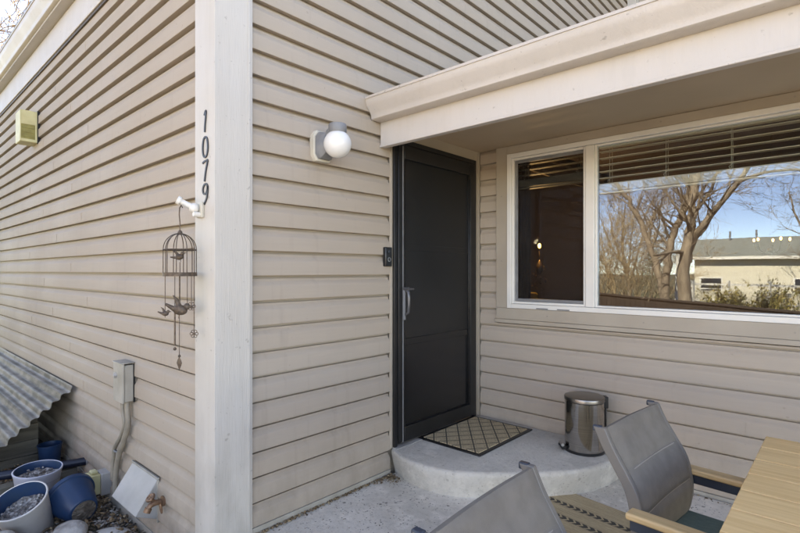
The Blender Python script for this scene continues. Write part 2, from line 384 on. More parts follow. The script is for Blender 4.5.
# ------------------------------------------------------------------ house
house = empty('house', (0,0,0), label='taupe lap-sided house with white corner post, dark entry door and wide white window', cat='house')
PROF = [(-.034,.0015),(-.0012,0),(0,.002),(.0,.006),(-.0008,.072),(-.0025,.077),(-.0090,.086),(-.0160,.096),(-.0190,.103),(-.0196,.1115),(-.034,.1130)]
def courses(mb, rects, zoff, emit):
    for (a, b_, z0, z1) in rects:
        k0 = math.floor((z0-zoff)/.127+1e-4); k1 = math.ceil((z1-zoff)/.127-1e-4)
        for k in range(k0, k1):
            zb = zoff+k*.127; pr = [(d, min(max(zb+h, z0), z1)) for d, h in PROF]
            if zb < z0-.1 or zb > z1: 
                if max(p[1] for p in pr)-min(p[1] for p in pr) < .003: continue
            a2 = a(zb+.127) if callable(a) else a
            if a2 >= b_-.02: continue
            emit(mb, pr, a2, b_)
# wall with the long side face (plane y = WA)
def emA(mb, pr, a, b_): mb.ext([(WA-d, z) for d, z in pr], 'x', a, b_, caps=False, closed=False)
mb = MB(); courses(mb, [(-9.0, -.196, -.175, 3.16)], ZOFF['A'], emA)
rnj = random.Random(6)
for k in range(-13, 14):
    z0 = ZOFF['A']+k*.127
    if z0 < -.17 or z0 > 3.05: continue
    for xb in (-2.9, -6.55):
        x = xb+((k*37) % 5)*.42-.8+rnj.uniform(-.1,.1); mb.box(x, x+.0022, WA-.0016, WA+.002, z0+.003, z0+.073)
wallA = mb.build('wall', M['sidA'], house, smooth=60); wallA['label'] = 'long side wall of taupe lap siding running back beside the garden bed'
for o in (wallA,): pass
def emB(mb, pr, a, b_): mb.ext([(d, z) for d, z in pr], 'y', a, b_, caps=False, closed=False)
roofline = lambda z: max(0.0, (z-3.55)/.417-.3)
mb = MB(); courses(mb, [(0.0, 1.012, .035, 2.4426), (lambda z: roofline(z), 5.8, 2.4426, 5.95)], ZOFF['B'], emB)
courses(mb, [(1.012, 5.8, 2.28, 2.4426)], ZOFF['B'], emB)
wallB = mb.build('wall', M['sidB'], house, smooth=60); wallB['label'] = 'taupe lap siding wall between the white corner post and the entry door'
def emC(mb, pr, a, b_): mb.ext([(L-d, z) for d, z in pr], 'x', a, b_, caps=False, closed=False)
WX0, WX1, WZ0, WZ1 = .275, 2.86, 1.04, 2.216
mb = MB(); courses(mb, [(.022, .178, .10, 2.275), (.178, 2.96, .02, .918), (2.96, 5.2, .02, 2.275)], ZOFF['C'], emC)
for k in range(-7, 0):
    z0 = ZOFF['C']+k*.127; x = 1.75+((k*3) % 4)*.47+rnj.uniform(-.1,.1); mb.box(x, x+.002, L-.0016, L+.002, z0+.003, z0+.073)
wallC = mb.build('wall', M['sidC'], house, smooth=60); wallC['label'] = 'taupe lap siding wall under the wide white window'
# solid walls behind the siding
mb = MB()
mb.box(-9, -.02, WA+.035, WA+.16, -.35, 3.5)
mb.ext([(-.02,-.35),(2.07,-.35),(2.07,2.56),(5.8,2.56),(5.8,6.0),(5.5,5.95),(-.02,3.64)], 'x', -.16, -.035)
mb.box(-.015, WX0, L+.035, L+.14, -.35, 2.6); mb.box(WX1, 5.2, L+.035, L+.14, -.35, 2.6)
mb.box(WX0, WX1, L+.035, L+.14, -.35, WZ0); mb.box(WX0, WX1, L+.035, L+.14, WZ1, 2.6)
mb.box(-.2, 5.2, 5.82, 5.98, -.35, 6.4)
mb.box(5.2, 5.34, L+.016, 5.98, -.35, 3.2); mb.box(-9.1, -9, -.17, 12, -.35, 3.6); mb.box(-9, -.2, 11.9, 12, -.35, 3.6)
mb.build('wall_sheathing', M['casing'], house)
mb = MB(); mb.box(-9, -.196, WA-.004, WA+.012, -.36, -.178); mb.box(-.006, .006, .003, 1.01, -.02, .033); mb.box(1.19, 5.2, L-.012, L+.01, -.01, .018)
mb.build('foundation_board', M['boxgrey'], house)
# corner post
mb = MB(); mb.box(-.178, .02, -.201, -.016, -.4, 3.9); mb.box(-.196, -.1785, -.193, -.165, -.4, 3.16); mb.box(-.02, .013, -.0155, .001, -.4, 3.6)
mb.box(.0202, .0225, -.030, -.0165, -.4, 3.6)
mb.build('corner_post', M['trim'], house, bevel=.004)
# side eave
mb = MB(); mb.box(-9.3, -.179, WA-.022, WA+.01, 3.175, 3.40); mb.build('frieze_board', M['fascia'], house, bevel=.004)
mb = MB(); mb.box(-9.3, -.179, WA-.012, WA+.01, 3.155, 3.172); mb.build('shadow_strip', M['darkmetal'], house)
mb = MB(); mb.box(-9.4, .12, -.272, WA+.01, 3.402, 3.418); mb.build('soffit', M['gutter'], house)
GP = [(0,0),(0,-.07),(.006,-.078),(.020,-.080),(.040,-.088),(.075,-.118),(.098,-.126),(.118,-.128),(.118,-.134),(.132,-.134),(.134,-.130),(.134,-.124),(.128,-.122),(.02,-.072),(.008,-.06),(.008,0)]
def gutter(name, yb, zb, x0, x1, flip=1):
    mb = MB(); pr = [(yb+d, zb+z) for z, d in GP]
    mb.ext(pr, 'x', x0, x1, caps=False)
    # end cap as a thin plate following the outline
    e = [(yb+0, zb), (yb-.07, zb), (yb-.080, zb+.020), (yb-.088, zb+.04), (yb-.118, zb+.075), (yb-.128, zb+.118), (yb-.134, zb+.134), (yb, zb+.134)]
    mb.ext(e, 'x', x0+.0005, x0+.0025)
    o = mb.build(name, M['gutter'], house, smooth=40); return o
gutter('gutter', -.222, 3.421, -9.4, .13)['label'] = 'long side gutter high along the garden wall'
gutter('gutter', .918, 2.267, .001, 5.4)['label'] = 'moulded gutter over the entry and window'
# entry beam and soffit
mb = MB(); mb.box(.001, 5.4, .920, .958, 2.110, 2.300); mb.build('porch_fascia', M['fascia'], house, bevel=.004)
mb = MB(); mb.box(.001, 5.4, .914, .9195, 2.110, 2.124); mb.build('fascia_drip_edge', M['fascia'], house, bevel=.002)
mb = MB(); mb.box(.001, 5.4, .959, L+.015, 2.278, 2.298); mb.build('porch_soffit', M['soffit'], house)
# roofs
mb = MB(); mb.ext([(.85,2.36),(.85,2.385),(5.82,3.24),(5.82,3.21)], 'x', .001, 5.5); mb.build('porch_roof', M['shingle'], house)
mb = MB(); mb.ext([(-.34,3.560),(-.34,3.60),(5.7,6.115),(11.9,3.55),(11.9,3.5),(5.7,6.07)], 'x', -9.4, .14); mb.build('roof', M['shingle'], house)
mb = MB(); mb.ext([(5.55,6.30),(5.55,6.42),(9,7.4),(12.5,6.3),(12.5,6.2),(9,7.3)], 'x', -.4, 5.6); mb.build('upper_roof', M['shingle'], house)
mb = MB(); mb.box(.0, .11, 5.70, 5.815, 3.3, 6.2); mb.build('upper_corner_trim', M['trim'], house)

# door ------------------------------------------------
door = empty('entry_door', (0,1.5075,.168)); door.parent = house
door['label'] = 'dark charcoal screened security door'
def dbox(name, m_, *b, bev=.003, par=door):
    mb = MB(); x0,x1,y0,y1,z0,z1 = b; mb.box(x0,x1,y0-1.5075,y1-1.5075,z0-.168,z1-.168)
    return mb.build(name, m_, par, bevel=bev)
Y0, Y1, Z0d, Z1d = 1.030, 1.986, .170, 2.200
mb = MB()
for b_ in ((-.01,.022,Y0,Y0+.030,Z0d,Z1d), (-.01,.022,Y1-.030,Y1,Z0d,Z1d), (-.01,.022,Y0+.030,Y1-.030,Z1d-.035,Z1d)):
    mb.box(b_[0],b_[1],b_[2]-1.5075,b_[3]-1.5075,b_[4]-.168,b_[5]-.168)
mb.build('door_frame', M['doorframe'], door, bevel=.003)
dbox('hinge_stile', M['doorframe'], -.006,.030, Y1-.092, Y1-.033, Z0d+.02, Z1d-.04)
dbox('lock_stile', M['doorframe'], -.006,.030, Y0+.033, Y0+.092, Z0d+.02, Z1d-.04)
dbox('top_rail', M['doorframe'], -.006,.030, Y0+.0925, Y1-.0925, Z1d-.13, Z1d-.04)
dbox('bottom_rail', M['doorframe'], -.006,.030, Y0+.0925, Y1-.0925, Z0d+.02, Z0d+.115)
dbox('middle_rail', M['doorpanel'], -.006,.015, Y0+.1065, Y1-.1065, .825, .872)
mb = MB()
for b_ in ((Y0+.0925,Y0+.106,Z0d+.115,Z1d-.13),(Y1-.106,Y1-.0925,Z0d+.115,Z1d-.13)): mb.box(.004,.024,b_[0]-1.5075,b_[1]-1.5075,b_[2]-.168,b_[3]-.168)
mb.build('screen_bead', M['doorpanel'], door, bevel=.002)
dbox('kick_panel', M['doorpanel'], -.004,.008, Y0+.1065, Y1-.1065, Z0d+.1155, .8245, bev=0)
dbox('security_screen', M['doorscreen'], -.004,.010, Y0+.1065, Y1-.1065, .8725, Z1d-.1305, bev=0)
dbox('inner_door_rail', M['doorscreen'], .0105,.013, Y0+.1065, Y1-.1065, 1.46, 1.50, bev=.001)
dbox('threshold', M['hood'], -.01,.05, Y0, Y1, .1655, .1695, bev=.001)
dbox('edge_strip', M['grey'], .0302,.034, Y0+.068, Y0+.076, Z0d+.02, Z1d-.05, bev=.001)
h = empty('door_handle', (.0345, 1.104-1.5075, 1.0-.168)); h.parent = door
mb = MB(); mb.tube([(.018,0,.035),(.042,0,.05),(.047,0,.10),(.047,0,.15),(.042,0,.185),(.018,0,.20)], [.006,.009,.010,.011,.011,.008], 10)
mb.build('grip', M['dull'], h, smooth=60)
mb = MB(); mb.box(-.0,.014,-.009,.009,.0,.215); mb.build('escutcheon', M['grey'], h, bevel=.004)
mb = MB(); mb.tube([(.005,0,.205),(.05,0,.205)], .012, 14); mb.tube([(.045,.0,.205),(.05,.045,.203)], [.009,.007], 10); mb.build('latch_lever', M['dull'], h, smooth=50)
mb = MB()
for y0, y1, z0, z1 in ((1.0125,1.0295,.166,2.278),(1.9865,2.0365,.166,2.278),(1.0295,1.9865,2.2005,2.278)): mb.box(-.012,.006,y0,y1,z0,z1)
mb.build('door_casing', M['casing'], house, bevel=.002)
mb = MB(); mb.box(.0065,.020,2.0245,2.0385,.168,2.2755); mb.build('corner_bead', M['casing'], house)

# window ------------------------------------------------
win = empty('picture_window', (0,0,0)); win.parent = house; win['label'] = 'wide white vinyl window with sliding sash at left'
mb = MB(); mb.box(.178,.2745,L-.014,L+.012,1.0405,2.277); mb.box(.2745,2.96,L-.014,L+.012,2.2165,2.277)
mb.box(.178,2.96,L-.014,L+.012,.955,1.040); mb.box(.170,2.965,L-.024,L+.012,.925,.9545); mb.box(WX1+.0005,2.96,L-.014,L+.012,1.0405,2.216)
mb.build('casing', M['casing'], win, bevel=.003)
mb = MB()   # outer white frame (stepped)
def ring(mb, x0,x1,z0,z1,w,ya,yb,wb=None):
    wb = wb or w
    mb.box(x0,x0+w,ya,yb,z0,z1); mb.box(x1-w,x1,ya,yb,z0,z1); mb.box(x0+w,x1-w,ya,yb,z1-w,z1); mb.box(x0+w,x1-w,ya,yb,z0,z0+wb)
ring(mb, WX0+.001, WX1-.001, WZ0+.001, WZ1-.001, .034, L-.020, L+.05)
mb.build('frame', M['vinylwhite'], win, bevel=.003)
mb = MB(); mb.box(.878,.938, L-.012, L+.05, WZ0+.036, WZ1-.036); mb.build('mullion', M['vinylwhite'], win, bevel=.004)
mb = MB(); ring(mb, .3105,.877, WZ0+.036, WZ1-.036, .017, L-.002, L+.045); mb.build('sash_track', M['vinylwhite'], win, bevel=.002)
mb = MB(); ring(mb, .328,.8765, WZ0+.0535, WZ1-.0535, .022, L+.012, L+.028); mb.build('screen_frame', M['grey'], win, bevel=.002)
mb = MB(); mb.box(.351,.854, L+.019,L+.0195, WZ0+.076, WZ1-.076); mb.build('insect_screen', M['screen'], win)
mb = MB(); ring(mb, .9385,WX1-.036, WZ0+.036, WZ1-.036, .012, L+.006, L+.045); mb.build('glazing_bead', M['vinylwhite'], win, bevel=.002)
mb = MB(); mb.box(.951,WX1-.0485, L+.030,L+.034, WZ0+.0485, WZ1-.0485); mb.build('pane', M['glass'], win)
mb = MB(); mb.box(.3285,.876, L+.036,L+.040, WZ0+.054, WZ1-.054); mb.build('pane', M['glass2'], win)
for x in (.52, .68): MB().box(x, x+.09, L-.023, L-.0205, WZ0+.004, WZ0+.012).build('weep_cover', M['grey'], win)
# nail heads on the casing
mb = MB()
for x, z in ((.75,2.25),(1.35,2.25),(2.0,2.25),(.225,1.9),(.225,1.4),(1.25,.995),(2.0,.995),(.6,.995)):
    MB().lathe([(.0,0),(.005,.0),(.005,.0015),(0,.0015)], 10, TR((x,L-.0142,z), rx=R(90))).build('nail_head', M['caulk'], win)

# room behind the window
mb = MB(); mb.box(-2.7,5.19,L+.15,5.80,.0,.02); mb.build('room_floor', M['roomfloor'], house)
mb = MB(); mb.box(-2.7,-2.65,L+.15,4.9,.02,2.5); mb.box(-2.65,-.17,L+.05,L+.149,.02,2.5); mb.box(-2.7,5.19,4.9,4.95,.02,2.5); mb.box(5.15,5.19,L+.15,4.9,.02,2.5); mb.box(-2.7,5.19,L+.15,4.9,2.5,2.55)
mb.build('room_wall', M['roomwall'], house)
mb = MB()
for i in range(4): mb.tube([(.25+.03*i,L+.2,.9),(.25+.03*i,L+.2,2.3)], .020, 8)
mb.build('curtain', M['roomwall'], house, smooth=60)

def blind(name, x0, x1, yb, ztop, rail, label, n=6, step=.044, grp='ivory blinds behind the panes'):
    t = empty(name, ((x0+x1)/2, yb, ztop), label=label, cat='blind', group=grp)
    w = (x1-x0)/2
    mb = MB(); mb.box(-w,w,-.022,.022,-.028,0); mb.build('head_rail', M['blind'], t, bevel=.002)
    mb = MB()
    for i in range(n): z = -.05-step*i; mb.box(-w,w,-.024,.024,z-.0025,z+.0025)
    mb.build('slats', M['blind'], t)
    mb = MB()
    zs = -.05-step*n
    for i in range(9): z = zs+.006-i*.006; mb.box(-w,w,-.024,.024,z-.0022,z+.0022)
    mb.box(-w,w,-.024,.024,zs-.062,zs-.052)
    mb.build('bottom_rail', M['blind'], t, bevel=.001)
    k = max(2, int((x1-x0)/.27))
    for i in range(k):
        mb = MB(); x = -w+.07+(2*w-.14)*i/(k-1)
        for s in (-.025, .025): mb.tube([(x,s,0),(x,s,zs)], .0016, 5)
        mb.tube([(x+.005,-.03,zs-.01),(x-.012,-.032,zs+.02),(x+.012,-.032,zs+.04)], .0018, 5)
        mb.build('ladder_cord', M['blind'], t)
blind('window_blind', .951, WX1-.05, L+.070, 2.185, 0, 'wide half-raised ivory blind with open slats behind the big pane', 5, .045)
blind('window_blind', .33, .875, L+.070, 2.185, 0, 'narrow dim half-raised blind behind the screened left sash', 3, .042)

# things in the room
def room_lamp(p, label, n=1):
    t = empty('wall_candle_lamp', p, label=label, cat='lamp')
    mb = MB(); mb.sphere((0,0,0), .016, 12, 8, (1,1,1.6)); mb.build('bulb', M['bulb'], t, smooth=60)
    mb = MB(); mb.tube([(0,0,-.03),(0,0,-.12),(.01,.03,-.16),(.01,.08,-.13)], .007, 8); mb.lathe([(.012,-.04),(.022,-.028)], 12); mb.lathe([(.0,-.30),(.035,-.26),(.03,-.20),(.01,-.15),(0,-.14)], 14)
    mb.build('bracket', M['crystal'], t, smooth=60)
    for i in range(14):
        a = i*.9; mbq = MB(); q = Vector((.05*math.cos(a)*(1+.3*(i%3)), .05*math.sin(a), -.22-.018*i)); mbq.sphere(q, .011, 6, 5, (1,1,1.5))
        mbq.build('crystal_drop', M['crystal'], t, smooth=60)
    return t
p = at_y(539.5, 246, 3.4)
pl = bpy.data.lights.new('candle_lamp_light', 'POINT'); pl.energy = 2.5; pl.color = (1,.72,.38); pl.shadow_soft_size = .03
plo = bpy.data.objects.new('candle_lamp_light', pl); col.objects.link(plo); plo.location = p+Vector((0,-.06,.05))
room_lamp(p, 'glowing candle lamp seen through the screened left sash')
t = empty('yellow_chair', at_y(524, 316, 3.0), R(20), 'bright yellow upholstered chair back seen low in the left sash', 'chair')
mb = MB(); mb.box(-.19,.13,-.03,.05,-.14,.23); mb.build('backrest', M['yellow'], t, bevel=.03, seg=4)
mb = MB(); mb.box(-.19,.13,-.40,-.035,-.22,-.145); mb.build('seat', M['yellow'], t, bevel=.02)
for sx in (-.17,.11):
    for sy in (-.37,.02):
        mb = MB(); mb.tube([(sx,sy,-.22),(sx,sy,-.22-max(0,(t.location.z-.24)))], .016, 8); mb.build('leg', M['blackmetal'], t)
c = at_y(771, 243, 3.9)
t = empty('chandelier', c, label='small chandelier with glowing bulbs seen through the big pane at upper right', cat='chandelier')
mb = MB(); mb.tube([(0,0,-.06),(0,0,2.5-c.z)], .0022, 6); mb.sphere((0,0,-.06), .03, 12, 8)
for i in range(5):
    a = i*2*math.pi/5+.3; ca, sa = math.cos(a), math.sin(a)
    mb.tube([(0,0,-.06),(.06*ca,.06*sa,-.09),(.11*ca,.11*sa,-.06),(.13*ca,.13*sa,.0)], .006, 6)
mb.build('arms', M['crystal'], t, smooth=60)
for i in range(5):
    a = i*2*math.pi/5+.3; mb = MB(); mb.sphere((.13*math.cos(a), .13*math.sin(a), .03), .008, 10, 8, (1,1,1.7)); mb.build('bulb', M['bulb'], t, smooth=60)

# ------------------------------------------------------------------ fixtures on the walls
# house number 1 0 7 9, flat metal digits on the garden side of the post
num = empty('house_number', (-.088, -.2015, 1.86), label='slim black metal house number 1079 running down the white corner post', cat='house number')
STR = {'1': [[(-.008,.030),(.004,.050),(.003,.02),(-.003,-.02),(-.004,-.050)]],
 '0': [[(.0,.048),(-.013,.040),(-.020,.015),(-.021,-.012),(-.015,-.038),(-.002,-.049),(.012,-.041),(.019,-.015),(.019,.013),(.013,.038),(.0,.048)]],
 '7': [[(-.022,.040),(-.008,.046),(.020,.049),(.012,.025),(.004,0),(-.003,-.03),(-.006,-.050)]],
 '9': [[(.019,.033),(.008,.047),(-.010,.043),(-.020,.024),(-.014,.004),(.002,.0),(.015,.014),(.019,.033),(.017,.005),(.010,-.022),(-.002,-.040),(-.010,-.049)]]}
def smoothpts(p, n=5):
    out = []
    for i in range(len(p)-1):
        p0 = p[max(i-1,0)]; p1 = p[i]; p2 = p[i+1]; p3 = p[min(i+2,len(p)-1)]
        for j in range(n):
            t = j/n; out.append(tuple(.5*((2*p1[q])+(-p0[q]+p2[q])*t+(2*p0[q]-5*p1[q]+4*p2[q]-p3[q])*t*t+(-p0[q]+3*p1[q]-3*p2[q]+p3[q])*t**3) for q in range(len(p1))))
    out.append(p[-1]); return out
for ch, py in (('1',121.5),('0',147.0),('7',171.0),('9',194.0)):
    q = at_y(205.8, py, -.2015); mb = MB()
    for st in STR[ch]:
        pts = smoothpts(st, 5) if ch != '7' else st[:3]+smoothpts(st[2:], 4)[1:]
        n = len(pts); vs = []
        for i, (x, z) in enumerate(pts):
            a = Vector(pts[max(i-1,0)]); b_ = Vector(pts[min(i+1,n-1)]); t_ = (b_-a)
            t_ = t_.normalized() if t_.length > 1e-6 else Vector((0,-1)); nn = Vector((-t_.y, t_.x))*.0042
            for yy in (0, -.005): vs += [(x*1.25+nn.x*1.3, yy, z+nn.y), (x*1.25-nn.x*1.3, yy, z-nn.y)]
        fs = []
        for i in range(n-1):
            o_ = i*4; e = o_+4
            fs += [(o_+2,o_+3,e+3,e+2),(o_,e,e+1,o_+1),(o_,o_+2,e+2,e),(o_+1,e+1,e+3,o_+3)]
        fs += [(0,1,3,2),(n*4-4,n*4-2,n*4-1,n*4-3)]
        mb.add(vs, fs)
    o = mb.build('digit', M['blackmetal'], num, loc=tuple(Vector((q.x, -.2015, q.z))-Vector(num.location)), fix=True); o['label'] = 'black metal digit '+ch

# white arm clamped to the post that carries the chime
br = empty('hanging_bracket', (-.10,-.201,1.625), label='small white plastic bracket arm sticking out of the corner post', cat='bracket')
mb = MB(); mb.box(-.035,.02,-.016,0,-.045,.03); mb.build('base_plate', M['lampwhite'], br, bevel=.004)
mb = MB(); mb.sphere((-.015,-.035,0), .024, 14, 10); mb.tube([(.0,-.016,-.03),(.0,-.045,-.03)], .012, 10); mb.build('knuckle', M['vinylwhite'], br, smooth=60)
ae = at_y(178,200,-.30)-Vector(br.location)
mb = MB(); mb.tube([(-.015,-.035,.0), tuple(ae)], [.015,.013], 14); dd = (ae-Vector((-.015,-.035,0))).normalized(); mb.tube([tuple(ae-dd*.012), tuple(ae+dd*.004)], .020, 14); mb.build('arm', M['vinylwhite'], br, smooth=50)

cg = at_y(180, 254, -.30)
ch = empty('birdcage_wind_chime', (cg.x, -.30, 0), label='rusty birdcage wind chime with hanging birds beside the corner post', cat='wind chime')
zt, zb, rr = 1.50, 1.305, .072
mb = MB(); mb.tube([(-.0,0,zt+.005),(.0,0,zt+.05),(-.008,0,zt+.09),(-.004,.0,zt+.12),(.012,.0,zt+.132),(.026,.0,zt+.12)], .0028, 8); mb.lathe([(.012,zt-.006),(.010,zt+.008),(.004,zt+.016),(0,zt+.017)], 12)
mb.build('hook', M['darkmetal'], ch, smooth=60)
mb = MB()
for i in range(10):
    a = i*math.pi/5; ca, sa = math.cos(a), math.sin(a)
    pts = [(rr*ca*math.sin(t*math.pi/2), rr*sa*math.sin(t*math.pi/2), zt-.075+.075*math.cos(t*math.pi/2)) for t in [.08+.92*j/7 for j in range(8)]]+[(rr*ca, rr*sa, zb)]
    mb.tube(pts, .0022, 6)
mb.lathe_open([(rr-.002,zb+.012),(rr+.003,zb+.012),(rr+.003,zb-.006),(rr-.002,zb-.006),(rr-.002,zb+.012)], 28); mb.lathe([(rr,zb-.003),(rr,zb+.002)], 28)
mb.lathe_open([(rr+.001,zt-.074),(rr+.003,zt-.077),(rr+.001,zt-.08)], 28)
mb.build('cage', M['darkmetal'], ch, smooth=60)
def bird(mb, T, s=1.0):
    # small perched bird silhouette with body, head, beak, tail and raised wing
    mb.sphere((0,0,0), .020*s, 12, 8, (1.25,.6,.85), T); mb.sphere((.021*s,0,.014*s), .011*s, 10, 8, (1,.8,1), T)
    mb.tube([(.030*s,0,.014*s),(.044*s,0,.011*s)], [.004*s,.0008*s], 6, T); mb.tube([(-.018*s,0,.0),(-.05*s,0,.012*s)], [.009*s,.004*s], 6, T)
    mb.tube([(-.004*s,0,.010*s),(-.016*s,0,.032*s),(-.030*s,0,.044*s)], [.009*s,.006*s,.001*s], 6, T)
    mb.tube([(0,0,-.014*s),(0,0,-.028*s)], .002*s, 5, T)
mb = MB(); bird(mb, TR((-.005,0,zb+.085), ry=R(-15), rz=R(40)), .85); mb.tube([(0,0,zb),(0,0,zb+.06)], .002, 6); mb.build('perched_bird', M['darkmetal'], ch, smooth=60)
def strand(x, y, z1, kind):
    mb = MB(); mb.tube([(x,y,zb-.004),(x,y,z1)], .0018, 6)
    if kind == 'bird': bird(mb, TR((x,y,z1-.012), rz=R(40)), .7)
    if kind == 'big':
        bird(mb, TR((x+.0,y,z1-.02), rz=R(40), ry=R(8)), 1.45)
    if kind == 'rod': mb.tube([(x,y,z1+.16),(x,y,z1-.03)], [.0035,.0045], 8); mb.sphere((x,y,z1-.045), .008, 8, 6)
    if kind == 'leaf': mb.lathe([(0,-.03),(.017,.005),(.012,.02),(0,.034)], 4, TR((x,y,z1-.03), rz=R(20)), sy=.35); mb.sphere((x,y,z1+.008), .007, 8, 6)
    if kind == 'flower':
        for i in range(6):
            a = i*math.pi/3; T = TR((x,y,z1-.018), rz=R(42))
            pts = [(.012*math.cos(a)+.0075*math.cos(b_*math.pi/4), 0, .012*math.sin(a)+.0075*math.sin(b_*math.pi/4)) for b_ in range(9)]
            mb.tube(pts, .0018, 5, T)
        mb.sphere((x,y,z1-.018), .005, 8, 6)
    mb.build('strand', M['darkmetal'], ch, smooth=60)
strand(-.05,-.048, 1.135, 'bird'); strand(-.028,-.012, 1.00, 'rod'); strand(.0,.0, 1.16, 'big'); strand(.002,-.004, .915, 'leaf'); strand(.042,.035, 1.175, 'flower'); strand(.046,.046, 1.045, 'flower'); strand(.028,.022, 1.15, 'none')

# porch light
lp = empty('porch_light', (0,.435,2.02), label='globe porch light with white glass ball and grey cap on the entry wall', cat='wall lamp')
oc = [(-.066,-.055),(-.045,-.085),(.045,-.085),(.066,-.055),(.066,.055),(.045,.085),(-.045,.085),(-.066,.055)]
mb = MB(); mb.ext(oc, 'x', -.010, .030); mb.build('mounting_plate', M['lampwhite'], lp, bevel=.004)
mb = MB(); i8 = [(y*.86, z*.86) for y, z in oc]; o8 = [(y*.55, z*.6+.012) for y, z in oc]
mb.add([(.0305,y,z) for y,z in i8]+[(.055,y*.98,z*.98) for y,z in i8]+[(.088,y,z) for y,z in o8], [(i,(i+1)%8,8+(i+1)%8,8+i) for i in range(8)]+[(8+i,8+(i+1)%8,16+(i+1)%8,16+i) for i in range(8)]+[tuple(range(16,24))])
mb.tube([(.07,0,.03),(.095,0,.062),(.135,0,.085)], [.03,.03,.028], 14); mb.build('bracket', M['grey'], lp, smooth=35, fix=True)
GC = (.140,.01,-.002)
mb = MB(); mb.lathe([(.047,.056),(.050,.062),(.050,.098),(.046,.106),(.030,.111),(0,.112)], 32, TR((GC[0],GC[1],0))); mb.build('cap', M['grey'], lp, smooth=40)
mb = MB(); mb.sphere(GC, .076, 40, 24); mb.build('globe', M['globe'], lp, smooth=80)

bl = empty('doorbell', (0,.977,1.415), label='small black video doorbell beside the entry door', cat='doorbell')
mb = MB(); mb.box(-.005,.024,-.031,.031,-.062,.062); mb.build('housing', M['black'], bl, bevel=.006)
mb = MB(); mb.lathe_open([(.010,0),(.010,.003),(.0145,.003),(.0145,0),(.010,0)], 24, TR((.0245,.0,-.018), ry=R(90))); mb.build('button_ring', M['chrome'], bl, smooth=40)
mb = MB(); mb.sphere((.024,0,.032), .008, 12, 8, (.4,1,1)); mb.build('camera_lens', M['darkglass'], bl, smooth=60)

# wall vent high on the side wall
vt = empty('wall_vent', (-3.45, WA, 2.675), label='yellowed square vent box high on the side wall under the gutter', cat='vent')
mb = MB(); mb.box(-.20,-.002,-.135,.012,-.145,.145); mb.build('housing', M['cream'], vt, bevel=.006)
mb = MB(); mb.box(-.0019,.004,-.135,-.128,-.145,.145); mb.box(-.0019,.004,-.02,.0,-.145,.145); mb.box(-.0019,.004,-.128,-.02,.015,.145); mb.box(-.0019,.004,-.128,-.02,-.145,-.12); mb.build('side_rim', M['cream'], vt, bevel=.002)
mb = MB(); mb.box(-.0019,.001,-.1275,-.0205,-.1195,.0145)
for i in range(3): mb.box(.001,.006,-.12,-.03,-.10+i*.04,-.092+i*.04)
mb.build('louvre', M['creamdark'], vt)
mb = MB(); mb.box(-.005,.018,-.006,.012,-.155,.15); mb.build('flashing', M['doorframe'], vt)

# electrical box with conduits
eb = empty('electrical_box', (-1.11, WA, .64), label='grey painted electrical box with two conduits down the side wall', cat='electrical box')
mb = MB(); mb.box(-.075,.075,-.055,.016,-.115,.110); mb.build('enclosure', M['boxgrey'], eb, bevel=.004)
mb = MB(); mb.box(-.080,.080,-.068,-.0555,-.120,.118); mb.box(-.082,.082,-.075,.004,.1185,.124); mb.build('cover', M['boxgrey'], eb, bevel=.004)
mb = MB(); mb.lathe([(.02,0),(.016,.012),(0,.016)], 4, TR((-.03,-.0685,.04), rx=R(90), rz=0)); mb.build('latch', M['hood'], eb)
mb = MB(); mb.box(.0755,.080,-.006,.006,-.12,.115); mb.build('gasket', M['doorframe'], eb)
cx = eb.location.x
def cond(pp, r):
    mb = MB(); w = []
    for px, py, off in pp: q = at_y(px, py, WA-off); w.append((q.x-cx, -off, q.z-.64))
    w[0] = (w[0][0], w[0][1], -.12)
    mb.tube(smoothpts(w, 5), r, 10); mb.build('conduit', M['pvc'], eb, smooth=60)
cond([(127,401,.03),(127.5,412,.03),(128,425,.028),(124,440,.028),(119,455,.026),(116,472,.026),(115,494,.026)], .017)
cond([(122.5,399,.032),(123,412,.032),(124.5,424,.032),(121,436,.03),(115,447,.028),(113,460,.026),(112.5,478,.026)], .013)
mb = MB(); mb.tube([(-.14,-.012,-.47),(-.14,-.045,-.46),(-.11,-.045,-.46),(-.09,-.012,-.47)], .005, 6); mb.build('conduit_strap', M['grey'], eb, smooth=60)

# yellowed outlet cover on a pale back box
oo = empty('outdoor_outlet', (-1.52, WA, -.09), label='yellowed bubble-cover outlet low on the side wall by the conduits', cat='outlet')
mb = MB(); mb.box(-.055,.055,-.05,.014,-.085,.06); mb.build('back_box', M['hood'], oo, bevel=.004)
mb = MB(); mb.box(-.065,.035,-.115,-.051,-.075,.055)
for i in range(3): mb.box(-.05+i*.033,-.035+i*.033,-.122,-.1155,-.068,.045)
mb.build('cover', M['cream'], oo, bevel=.007)
mb = MB(); mb.box(-.04,.015,-.10,-.06,.0555,.078); mb.build('hinge_cap', M['cream'], oo, bevel=.008)

# dryer vent hood
vh = empty('dryer_vent_hood', (-.875, WA, .0), label='wedge-shaped weathered white vent hood at the foot of the side wall', cat='vent hood')
mb = MB(); w = .187
mb.add([(-w,0,.142),(w,0,.142),(w,-.118,-.028),(-w,-.118,-.028),(-w,.012,-.09),(w,.012,-.09),(-w,.012,.142),(w,.012,.142)],
       [(0,3,2,1),(1,2,5,7),(0,6,4,3),(3,4,5,2),(0,1,7,6),(6,7,5,4)])
mb.build('hood', M['hood'], vh, bevel=.004, fix=True)
mb = MB(); mb.box(-w-.008,w+.010,-.003,.010,.1425,.153); mb.box(w+.0005,w+.010,-.004,.010,-.10,.142); mb.build('flange', M['boxgrey'], vh, bevel=.002)
